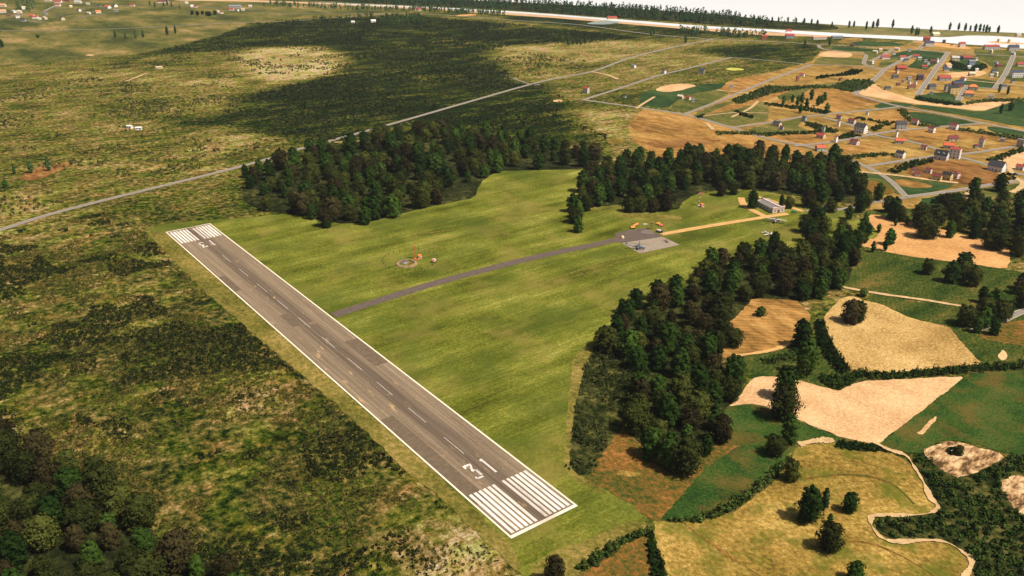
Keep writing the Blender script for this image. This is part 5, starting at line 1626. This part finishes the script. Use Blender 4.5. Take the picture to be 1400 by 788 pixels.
(c_, L_, a_) = axis_box((1034.5, 281.5), (1056, 292.3))
W_ = 12.0
x, y = c_[0] - math.sin(a_) * W_ / 2, c_[1] + math.cos(a_) * W_ / 2
if (x - CAM[0]) ** 2 + (y - CAM[1]) ** 2 < (c_[0] - CAM[0]) ** 2 + (c_[1] - CAM[1]) ** 2:
    x, y = c_[0] + math.sin(a_) * W_ / 2, c_[1] - math.cos(a_) * W_ / 2
    a_ += math.pi
bk = thing('barrack', 'long low white barrack with grey roof beside the dirt track', 'barrack', (x, y, 0), a_)
Hb = 4.2
b = MB().box(-L_ / 2, L_ / 2, -W_ / 2, W_ / 2, -.2, Hb)
b.add([(-L_ / 2, -W_ / 2, Hb), (-L_ / 2, W_ / 2, Hb), (-L_ / 2, 0, Hb + 1.7), (L_ / 2, -W_ / 2, Hb), (L_ / 2, W_ / 2, Hb), (L_ / 2, 0, Hb + 1.7)], [(0, 2, 1), (3, 4, 5)])
b.build('wall', cm('wall', (.60, .50, .45)), bk)
b = MB()
for s in (-1, 1):
    b.add([(-L_ / 2 + .9, s * (W_ / 2 + .2), Hb + .05), (L_ / 2 - .9, s * (W_ / 2 + .2), Hb + .05), (L_ / 2 - .9, s * .9, Hb + 1.55), (-L_ / 2 + .9, s * .9, Hb + 1.55)], [(0, 1, 2, 3) if s < 0 else (3, 2, 1, 0)])
rf = b.build('roof', cm('roof', (.20, .185, .175)), bk)
b = MB().box(-L_ / 2 - .3, L_ / 2 + .3, -.9, .9, Hb + 1.45, Hb + 2.0)
for s in (-1, 1):
    b.box(s * (L_ / 2 - .3) - .6, s * (L_ / 2 - .3) + .6, -W_ / 2 - .2, -.92, Hb - .0, Hb + 1.0).box(s * (L_ / 2 - .3) - .6, s * (L_ / 2 - .3) + .6, .92, W_ / 2 + .2, Hb, Hb + 1.0)
b.build('ridge_trim', cm('wall', (.56, .43, .41)), rf)
for i in range(5):
    for s in (-1, 1):
        f = link('window', ME_FRAME, bk, (-L_ / 2 + L_ * (i + .5) / 5, s * (W_ / 2 + .04), 2.2))
        f.scale, f.rotation_euler.z = (1.5, 1, 1.7), 0 if s < 0 else math.pi
        link('pane', ME_PANE, f)
for s in (-1, 1):
    for v in (-3.6, 3.6):
        f = link('window', ME_FRAME, bk, (s * (L_ / 2 + .04), v, 2.2))
        f.scale, f.rotation_euler.z = (1.4, 1, 1.7), s * math.pi / 2
        link('pane', ME_PANE, f)
    d = link('door', ME_DOOR, bk, (s * (L_ / 2 + .04), 0, 1.5))
    d.scale, d.rotation_euler.z = (2.2, 1, 3.0), s * math.pi / 2

x, y = G(1109, 308)
h = house(x, y, 11, 7, 1.1, 'brick', 'pale grey', VA + math.radians(-20), 'small shed with pale grey roof among the trees by the meadow', 0, pitch=.3, name='shed', cat='shed')
x, y = G(1125, 288)
h = house(x, y, 4, 3, .9, 'pinkish white', 'white', VA + math.radians(20), 'tiny white hut half hidden in the wood right of the green car', 0, pitch=.3, name='hut', cat='hut')


def checker(name, c1, c2, sc):
    k = NT(name, 0.6, 0.3)
    ch = k.n('TexChecker')
    k.put(ch.inputs['Vector'], k.oc())
    ch.inputs['Scale'].default_value = sc
    ch.inputs['Color1'].default_value = (*c1, 1)
    ch.inputs['Color2'].default_value = (*c2, 1)
    return k.color(ch.outputs[0])


RED, WHT, ORG = (.58, .10, .065), (.72, .66, .60), (.72, .20, .03)
M_redw = checker('red_white_paint', RED, WHT, 0.8)
M_red, M_white, M_orange_p = plain('red_paint', RED, .5, .3, .1), plain('white_paint', WHT, .5, .3, .06), plain('orange_paint', ORG, .5, .3, .1)
M_steel = plain('grey_metal', (.17, .15, .14), .5, .4, .12)
M_dark = plain('dark_metal', (.035, .035, .038), .5, .4, .1)
M_wood_t = plain('weathered_wood', (.28, .19, .10), .9, .1, .25, 1.0)
M_tyre = plain('tyre_rubber', (.02, .02, .02), .9, .1, .1)


def mast(px, py, H, label, mats, sock):
    x, y = G(px, py)
    t = thing('windsock_mast' if sock else 'radio_mast', label, 'mast', (x, y, 0), VA)
    n = 7
    for i in range(n):
        b = MB()
        z0, z1 = H * i / n + .3, H * (i + 1) / n + .3
        for dx, dy in ((-.38, -.38), (.38, -.38), (.38, .38), (-.38, .38)):
            b.box(dx - .1, dx + .1, dy - .1, dy + .1, z0, z1)
        b.tube([(-.38, -.38, z0), (.38, -.38, z1)], .07, 4).tube([(.38, .38, z0), (-.38, .38, z1)], .07, 4)
        b.tube([(-.38, .38, z0), (-.38, -.38, z1)], .07, 4).tube([(.38, -.38, z0), (.38, .38, z1)], .07, 4)
        b.build('mast_section', mats[i % 2], t)
    MB().box(-1.1, 1.1, -1.1, 1.1, -.1, .3).build('base', mats[0], t)
    if sock:
        b = MB().tube([(.4, 0, H + .1), (1.4, 0, H - .1), (2.6, 0, H - .5), (3.7, 0, H - 1.0)], [.55, .5, .4, .28], 10, cap=False)
        b.build('windsock', M_red, t)
        MB().box(-1.0, -.3, -.5, .5, H - 1.6, H - .4).build('lamp_box', M_red, t)
    else:
        MB().box(-.75, .75, -.5, .5, H + .3, H + .75).build('antenna_head', M_red, t)


mast(955.5, 281.5, 11.5, 'red and white lattice mast with windsock beside the wood', (M_white, M_red), True)
mast(567.5, 354, 9.6, 'orange and red lattice mast behind the stone ring', (M_orange_p, M_red), False)


def hut(px, py, s, label):
    x, y = G(px, py)
    t = thing('equipment_hut', label, 'hut', (x, y, 0), VA + .4)
    MB().box(-s / 2, s / 2, -s / 2, s / 2, -.1, s * 1.15).build('wall', M_redw, t)
    MB().box(-s / 2 - .15, s / 2 + .15, -s / 2 - .15, s / 2 + .15, s * 1.15, s * 1.15 + .18).build('roof', M_orange_p, t)
    MB().box(-.4, .4, -s / 2 - .06, -s / 2 - .004, -.05, 1.9).build('door', M_red, t)


hut(959.5, 283.5, 2.7, 'small red and white checkered hut at the foot of the windsock mast')
hut(574, 354, 2.5, 'small red and white checkered hut beside the orange mast')
x, y = G(567.5, 355.3)
t = thing('equipment_box', 'low red box at the foot of the orange mast', 'box', (x + .3, y - 1.6, 0), VA)
MB().box(-1.2, 1.2, -.5, .5, -.05, .9).build('body', M_red, t)
MB().box(-1.25, 1.25, -.55, .55, .9, 1.0).build('lid', M_orange_p, t)
x, y = G(593, 359.3)
t = thing('radome', 'red and white ball shaped radome on the airfield grass', 'radome', (x, y, 0), .3)
MB().lathe([(.9, -.1), (.9, .5), (.7, .55)], 16).build('base', M_red, t)
MB().lathe([(.6, .5), (1.25, .75), (1.62, 1.4), (1.62, 2.0), (1.25, 2.75), (.7, 3.15), (.02, 3.3)], 18).build('dome', checker('radome_panels', RED, WHT, .5), t, True)

# the round stone emplacement with the parked grey machine inside
x, y = G(556, 361.5)
t = thing('emplacement', 'round low stone ring wall around a floor darkened to look sunken', 'ring wall', (x, y, 0))
M_stone = field_mat('ring_stone', [(.13, .085, .05), (.25, .165, .10), (.36, .25, .15)], 1.2, .3)
MB().lathe([(5.6, .02), (5.7, 1.0), (6.0, 1.25), (7.0, 1.2), (7.6, .8), (8.0, .0)], 40).build('ring_wall', M_stone, t)
MB().lathe([(.02, .06), (5.7, .06)], 40).build('darkened_pit_floor', plain('darkened_pit_floor', (.055, .036, .030), .95, .05, .3, .4), t)  # flat floor, its colour darkened to paint in the shade of a deeper pit
x2, y2 = G(553, 360.5)
t = thing('gun_mount', 'grey gun on a turntable inside the stone ring', 'gun', (x2, y2, .06), VA + .3)
t.scale = (1.45, 1.45, 1.45)
MB().lathe([(1.9, 0), (1.9, .35), (1.5, .5), (1.1, 1.0), (.02, 1.05)], 18).build('turntable', M_steel, t)
MB().box(-1.5, 1.5, -.15, .15, .7, 2.1).build('shield', cm('wall', (.24, .19, .17)), t)
MB().tube([(0, -.4, 1.5), (0, 1.2, 2.0), (0, 4.2, 3.0)], [.28, .2, .1], 8).build('barrel', M_steel, t)
x2, y2 = G(562, 361.5)
t = thing('ammunition_chest', 'small red chest inside the stone ring', 'chest', (x2, y2, .06), VA + .5)
MB().box(-1.0, 1.0, -.45, .45, 0, .8).build('body', M_red, t)
MB().box(-1.05, 1.05, -.5, .5, .8, .95).build('lid', M_dark, t)

# ring of little dark marker posts
cx, cy_ = G(561, 356)
for i in range(26):
    a = 2 * math.pi * i / 26
    R_ = 20.5
    p_ = (cx + R_ * math.cos(a), cy_ + R_ * math.sin(a), 0)
    if i == 0:
        P0 = thing('marker_post', 'little dark post in the circle of posts around the stone ring', 'post', p_, a, 'circle of dark marker posts')
        MB().tube([(0, 0, -.2), (0, 0, 1.1)], .16, 6).build('post', M_dark, P0)
        MB().box(-.36, .36, -.1, .1, .7, 1.25).build('marker_board', M_dark, P0)
    else:
        copy_tree(P0, p_, a, (1, 1, 1), P0['label'])


# helicopter on the pad
def helicopter(px, py, rz, s, label, mb, mg, nbl, wings):
    x, y = G(px, py)
    t = thing('helicopter', label, 'helicopter', (x, y, .43), rz)
    t.scale = (s, s, s)
    MB().tube([(5.2, 0, 1.25), (4.9, 0, 1.3), (4.2, 0, 1.45), (3.0, 0, 1.7), (1.0, 0, 1.85), (-1.6, 0, 1.9), (-3.2, 0, 2.1), (-4.2, 0, 2.3)],
              [(.12, .12), (.42, .40), (.65, .62), (.85, .90), (.95, 1.05), (.92, 1.0), (.6, .65), (.36, .4)], 12).build('fuselage', mb, t, True)
    MB().tube([(-3.9, 0, 2.25), (-7.0, 0, 2.5), (-9.6, 0, 2.75)], [.42, .28, .2], 10).build('tail_boom', mb, t, True)
    b = MB().add([(-9.0, -.1, 2.7), (-9.9, -.1, 2.7), (-10.7, -.06, 4.6), (-10.0, -.06, 4.6), (-9.0, .1, 2.7), (-9.9, .1, 2.7), (-10.7, .06, 4.6), (-10.0, .06, 4.6)],
                 [(0, 1, 2, 3), (7, 6, 5, 4), (0, 4, 5, 1), (1, 5, 6, 2), (2, 6, 7, 3), (3, 7, 4, 0)])
    b.build('tail_fin', mb, t)
    MB().box(-9.3, -8.5, -1.5, 1.5, 2.72, 2.82).build('tailplane', mb, t)
    MB().tube([(4.6, 0, 1.75), (4.0, 0, 2.15), (3.1, 0, 2.45), (2.2, 0, 2.55)], [(.2, .15), (.5, .4), (.6, .5), (.4, .3)], 10).build('cockpit_canopy', mg, t, True)
    MB().tube([(2.2, 0, 2.9), (1.2, 0, 3.05), (-1.0, 0, 3.0), (-2.4, 0, 2.75)], [(.4, .25), (.75, .45), (.75, .45), (.3, .25)], 10).build('engine_cowling', cm('wall', (.42, .43, .42)), t, True)
    ro = MB().tube([(0, 0, 3.2), (0, 0, 4.0)], .16, 8).lathe([(.45, 3.85), (.45, 4.1), (.1, 4.25)], 10).build('main_rotor', M_dark, t)
    for i in range(nbl):
        bl = MB().box(.4, 8.2, -.24, .24, -.03, .03, Matrix.Translation((0, 0, 4.02)) @ Matrix.Rotation(2 * math.pi * i / nbl + .35, 4, 'Z') @ Matrix.Rotation(.03, 4, 'Y')).build('blade', M_dark, ro)
    tr = MB().tube([(-10.3, .1, 4.3), (-10.3, .35, 4.3)], .12, 6).build('tail_rotor', M_dark, t)
    for i in range(3):
        MB().box(.1, 1.7, -.03, .03, -.12, .12, Matrix.Translation((-10.3, .36, 4.3)) @ Matrix.Rotation(2.094 * i, 4, 'Y')).build('blade', M_dark, tr)
    if wings:
        for sg in (-1, 1):
            wg = MB().box(-1.2, .3, min(sg * .8, sg * 3.0), max(sg * .8, sg * 3.0), 1.7, 1.85).build('stub_wing', mb, t)
            MB().tube([(-1.6, sg * 2.4, 1.45), (.7, sg * 2.4, 1.45)], .25, 8).build('rocket_pod', M_dark, wg)
    for wx, wy in ((3.4, 0), (-1.2, -1.2), (-1.2, 1.2)):
        MB().tube([(wx, wy - .15, .38), (wx, wy + .15, .38)], .38, 10).tube([(wx, wy, .4), (wx, wy * .6, 1.3)], .08, 6).build('wheel', M_tyre, t)


helicopter(873.5, 341.5, VA + math.radians(-12), .98, 'blue grey attack helicopter on the pale concrete pad', plain('helicopter_grey', (.17, .19, .22), .6, .3, .2, .8), plain('canopy_glass', (.30, .34, .36), .1, .6, .1), 5, True)
helicopter(911, 332, VA + math.radians(-60), .5, 'small red and white helicopter on the right end of the pad', plain('red_helicopter', (.60, .22, .17), .5, .3, .2), M_glass, 3, False)


def plane(px, py, rz, s, label, biplane, mb, mw):
    x, y = G(px, py)
    t = thing('airplane', label, 'airplane', (x, y, .06), rz)
    t.scale = (s, s, s)
    MB().tube([(4.6, 0, 1.9), (4.3, 0, 1.9), (2.6, 0, 1.95), (.4, 0, 1.95), (-2.6, 0, 1.55), (-6.2, 0, 1.15)], [.35, .75, .95, .95, .6, .18], 12).build('fuselage', mb, t, True)
    MB().tube([(2.4, 0, 2.75), (1.4, 0, 2.95), (.2, 0, 2.75)], [(.45, .2), (.6, .3), (.3, .15)], 8).build('cockpit_canopy', M_glass, t, True)
    zs = ((2.95, 8.6), (1.25, 7.2)) if biplane else ((1.5, 8.0),)
    for z, hw in zs:
        for sg in (-1, 1):
            b = MB().add([(2.2, sg * .5, z), (.0, sg * .5, z), (.2, sg * hw, z + .25), (1.9, sg * hw, z + .25), (2.2, sg * .5, z + .22), (.0, sg * .5, z + .12), (.2, sg * hw, z + .35), (1.9, sg * hw, z + .4)],
                         [(0, 1, 2, 3), (4, 7, 6, 5), (0, 3, 7, 4), (1, 5, 6, 2), (2, 6, 7, 3), (0, 4, 5, 1)])
            b.build('wing', mw, t)
    if biplane:
        for sg in (-1, 1):
            MB().tube([(1.7, sg * 5.2, 1.4), (1.6, sg * 5.2, 3.1)], .08, 5).tube([(.6, sg * 5.2, 1.4), (.6, sg * 5.2, 3.1)], .08, 5).build('wing_strut', M_steel, t)
    MB().add([(-4.6, -.08, 1.3), (-6.3, -.08, 1.2), (-6.6, -.05, 3.7), (-5.6, -.05, 3.7), (-4.6, .08, 1.3), (-6.3, .08, 1.2), (-6.6, .05, 3.7), (-5.6, .05, 3.7)],
             [(0, 1, 2, 3), (7, 6, 5, 4), (0, 4, 5, 1), (1, 5, 6, 2), (2, 6, 7, 3), (3, 7, 4, 0)]).build('tail_fin', mb, t)
    MB().box(-6.4, -5.1, -3.3, 3.3, 1.35, 1.47).build('tailplane', mw, t)
    pr = MB().lathe([(.25, 0), (.02, .6)], 8, Matrix.Translation((4.6, 0, 1.9)) @ Matrix.Rotation(math.pi / 2, 4, 'Y')).build('propeller', M_dark, t)
    for i in range(3):
        MB().box(4.66, 4.74, -.12, .12, .1, 1.5, Matrix.Translation((0, 0, 1.9)) @ Matrix.Rotation(2.094 * i, 4, 'X')).build('blade', M_dark, pr)
    for wx, wy, r_ in ((1.6, -1.4, .45), (1.6, 1.4, .45), (-5.6, 0, .2)):
        MB().tube([(wx, wy - .14, r_), (wx, wy + .14, r_)], r_, 10).tube([(wx, wy, r_), (wx, wy * .4, 1.2)], .07, 5).build('wheel', M_tyre, t)


M_alu = plain('dull_aluminium', (.36, .34, .29), .55, .4, .15)
plane(1060.5, 304.5, VA + math.radians(-118), 1.0, 'grey biplane parked on the grass below the dirt track', True, plain('plane_grey', (.30, .28, .26), .6, .3, .15), M_alu)
plane(1049, 336, VA + math.radians(-50), .8, 'cream plane almost wholly hidden behind the conifer on the grass', False, plain('plane_cream', (.60, .55, .44), .5, .3, .06), M_alu)
plane(1050.5, 321.5, VA + math.radians(-55), .8, 'small white plane half hidden by a conifer on the grass', False, plain('plane_white', (.66, .64, .58), .5, .3, .06), plain('wing_cream', (.52, .47, .36), .6, .3, .1))


# tents, crates, truck and cars near the apron
def tent(px, py, L, W, H, mat, rz, label, mat2):
    x, y = G(px, py)
    t = thing('tent', label, 'tent', (x, y, .06), rz)
    MB().add([(-L / 2, -W / 2, H * .45), (L / 2, -W / 2, H * .45), (L / 2, 0, H), (-L / 2, 0, H), (L / 2, W / 2, H * .45), (-L / 2, W / 2, H * .45)], [(0, 1, 2, 3), (3, 2, 4, 5)]).build('canopy', mat, t)
    b = MB()
    for sx_ in (-1, 1):
        b.add([(sx_ * L / 2 * .98, -W / 2 * .98, 0), (sx_ * L / 2 * .98, W / 2 * .98, 0), (sx_ * L / 2 * .98, W / 2 * .98, H * .45), (sx_ * L / 2 * .98, 0, H * .97), (sx_ * L / 2 * .98, -W / 2 * .98, H * .45)], [(0, 1, 2, 3, 4)])
    b.add([(-L / 2 * .98, W / 2 * .98, 0), (L / 2 * .98, W / 2 * .98, 0), (L / 2 * .98, W / 2 * .98, H * .45), (-L / 2 * .98, W / 2 * .98, H * .45)], [(0, 1, 2, 3)])
    b.build('side_wall', mat2, t)
    b = MB()
    for sx_ in (-1, 1):
        b.tube([(sx_ * L / 2, -W / 2, 0), (sx_ * L / 2, -W / 2, H * .45)], .06, 5)
    b.build('pole', M_steel, t)


M_yel = plain('yellow_canvas', (.60, .27, .04), .8, .1, .12)
M_teal = plain('teal_canvas', (.05, .20, .17), .8, .1, .15)
M_pinkc = plain('salmon_canvas', (.62, .20, .13), .8, .1, .12)
tent(865, 313, 3.4, 2.6, 2.6, M_yel, VA + .1, 'orange yellow tent at the left of the apron', M_wood_t)
tent(867, 310.5, 2.2, 1.8, 2.2, M_pinkc, VA + .6, 'small salmon pink tent behind the orange yellow tent', M_white)
tent(870.2, 308.6, 3.4, 2.0, 2.0, M_orange_p, VA + .7, 'red orange tent farthest left behind the apron', M_teal)
tent(900.2, 308, 2.9, 2.4, 2.6, M_yel, VA - .2, 'orange tent behind the truck', M_teal)
tent(903.6, 309.6, 2.9, 2.2, 2.0, M_red, VA - .1, 'red tent beside the orange tent behind the truck', M_red)
x, y = G(851, 326.2)
t = thing('dome_tent', 'little cream dome tent at the corner of taxiway and apron', 'tent', (x, y, .4), .5)
MB().lathe([(1.45, 0), (1.4, .6), (1.15, 1.3), (.7, 1.8), (.02, 2.0)], 14).build('canopy', plain('cream_canvas', (.72, .50, .28), .8, .1, .08), t, True)
MB().box(-.4, .4, -1.46, -1.30, 0, 1.0).build('entrance_flap', plain('tan_canvas', (.45, .28, .13), .8, .1, .1), t)
x, y = G(882, 308)
t = thing('storage_box', 'pale flat storage box on the grass behind the apron', 'box', (x, y, .06), VA)
MB().box(-1.7, 1.7, -.8, .8, 0, .8).build('body', plain('pale_box', (.45, .40, .27), .8, .1, .1), t)
MB().box(-1.75, 1.75, -.85, .85, .8, .92).build('lid', plain('pale_lid', (.52, .47, .34), .8, .1, .1), t)
x, y = G(891, 314)
t = thing('watchtower', 'thin wooden watchtower behind the apron', 'tower', (x, y, .06), VA + .2)
b = MB()
for dx, dy in ((-.7, -.7), (.7, -.7), (.7, .7), (-.7, .7)):
    b.tube([(dx * 1.3, dy * 1.3, -.1), (dx, dy, 4.2)], .1, 5)
for a0, a1 in (((-.8, -.8, .6), (.75, -.75, 3.6)), ((.8, .8, .6), (-.75, .75, 3.6)), ((.8, -.8, .6), (.75, .75, 3.6)), ((-.8, .8, .6), (-.75, -.75, 3.6))):
    b.tube([a0, a1], .06, 4)
b.build('leg_frame', M_wood_t, t)
MB().box(-.95, .95, -.95, .95, 4.2, 4.32).box(-.95, .95, -.95, -.87, 4.32, 5.0).box(-.95, .95, .87, .95, 4.32, 5.0).box(-.95, -.87, -.87, .87, 4.32, 5.0).box(.87, .95, -.87, .87, 4.32, 5.0).build('platform', M_wood_t, t)
MB().add([(-1.1, -1.1, 6.0), (1.1, -1.1, 6.0), (1.1, 1.1, 6.0), (-1.1, 1.1, 6.0), (0, 0, 6.7)], [(0, 1, 4), (1, 2, 4), (2, 3, 4), (3, 0, 4), (3, 2, 1, 0)]).box(-.85, -.75, -.85, -.75, 5.0, 6.0).box(.75, .85, .75, .85, 5.0, 6.0).build('roof', plain('brown_roof', (.20, .10, .05), .9, .1, .2), t)


def vehicle(px, py, rz, s, label, name, cat, body, cab, bed=None, z=.06):
    x, y = G(px, py)
    t = thing(name, label, cat, (x, y, z), rz)
    t.scale = (s, s, s)
    if bed:
        MB().box(-3.6, 1.2, -1.15, 1.15, .75, 1.0).build('chassis', M_dark, t)
        pts = [(-3.7, 0, 2.1), (-3.4, 0, 2.1), (.7, 0, 2.1), (1.0, 0, 2.1)]
        MB().tube(pts, [(1.0, .9), (1.25, 1.15), (1.25, 1.15), (1.0, .9)], 12).build('tank', bed, t, True)
        MB().box(1.2, 3.4, -1.1, 1.1, .5, 1.5).box(1.25, 2.9, -1.05, 1.05, 1.5, 2.5).build('cab', cab, t)
        MB().box(2.9, 2.95, -.95, .95, 1.55, 2.35).build('windscreen', M_glass, t)
        wx = (-2.8, -1.5, 2.4)
    else:
        MB().box(-2.1, 2.1, -.88, .88, .35, .95).add([(-1.5, -.82, .95), (1.0, -.82, .95), (1.0, .82, .95), (-1.5, .82, .95), (-1.0, -.68, 1.5), (.4, -.68, 1.5), (.4, .68, 1.5), (-1.0, .68, 1.5)],
                                                    [(4, 5, 6, 7), (0, 1, 5, 4), (1, 2, 6, 5), (2, 3, 7, 6), (3, 0, 4, 7)]).build('body', body, t)
        MB().add([(1.01, -.74, .98), (1.01, .74, .98), (.44, .62, 1.46), (.44, -.62, 1.46)], [(0, 1, 2, 3)]).build('windscreen', M_glass, t)
        wx = (-1.35, 1.35)
    for a in wx:
        for sg in (-1, 1):
            r_ = .5 if bed else .34
            MB().tube([(a, sg * (1.1 if bed else .82) - .13, r_), (a, sg * (1.1 if bed else .82) + .13, r_)], r_, 10).build('wheel', M_tyre, t)
    for sg in (-1, 1):
        xx = 3.41 if bed else 2.11
        MB().box(xx, xx + .04, sg * .65 - .14, sg * .65 + .14, .65, .85).build('headlight', M_white, t)


vehicle(902, 318.5, VA + math.radians(-38), .82, 'tank truck with cream tank and dark blue cab beside the dirt track', 'tank_truck', 'truck', None, plain('blue_cab', (.03, .06, .13), .4, .4, .1), plain('cream_tank', (.62, .52, .40), .45, .4, .08))
vehicle(1085, 291, VA + math.radians(-2), 1.0, 'green car on the short paved road beside the barrack', 'car', 'car', plain('green_car_paint', (.03, .22, .11), .35, .5, .08), None, z=.5)
vehicle(1043.5, 273.3, VA + math.radians(-30), 1.0, 'grey car on the dirt track behind the barrack', 'car', 'car', plain('grey_car_paint', (.16, .16, .17), .35, .5, .08), None, z=.5)

# ------------------------------------------------------------------ the air
hb = MB().box(-12500, 12500, -12500, 12500, -1.5, 250).mesh('haze', bpy.data.materials.new('air'))
m = hb.materials[0]
m.use_nodes = True
t_ = m.node_tree
t_.nodes.remove(t_.nodes['Principled BSDF'])
vp = t_.nodes.new('ShaderNodeVolumePrincipled')
vp.inputs['Color'].default_value = (0.86, 0.93, 1.0, 1)
vp.inputs['Density'].default_value = 0.000028
vp.inputs['Anisotropy'].default_value = 0.2
t_.links.new(vp.outputs[0], t_.nodes['Material Output'].inputs['Volume'])
tag(link('haze', hb), kind='stuff')
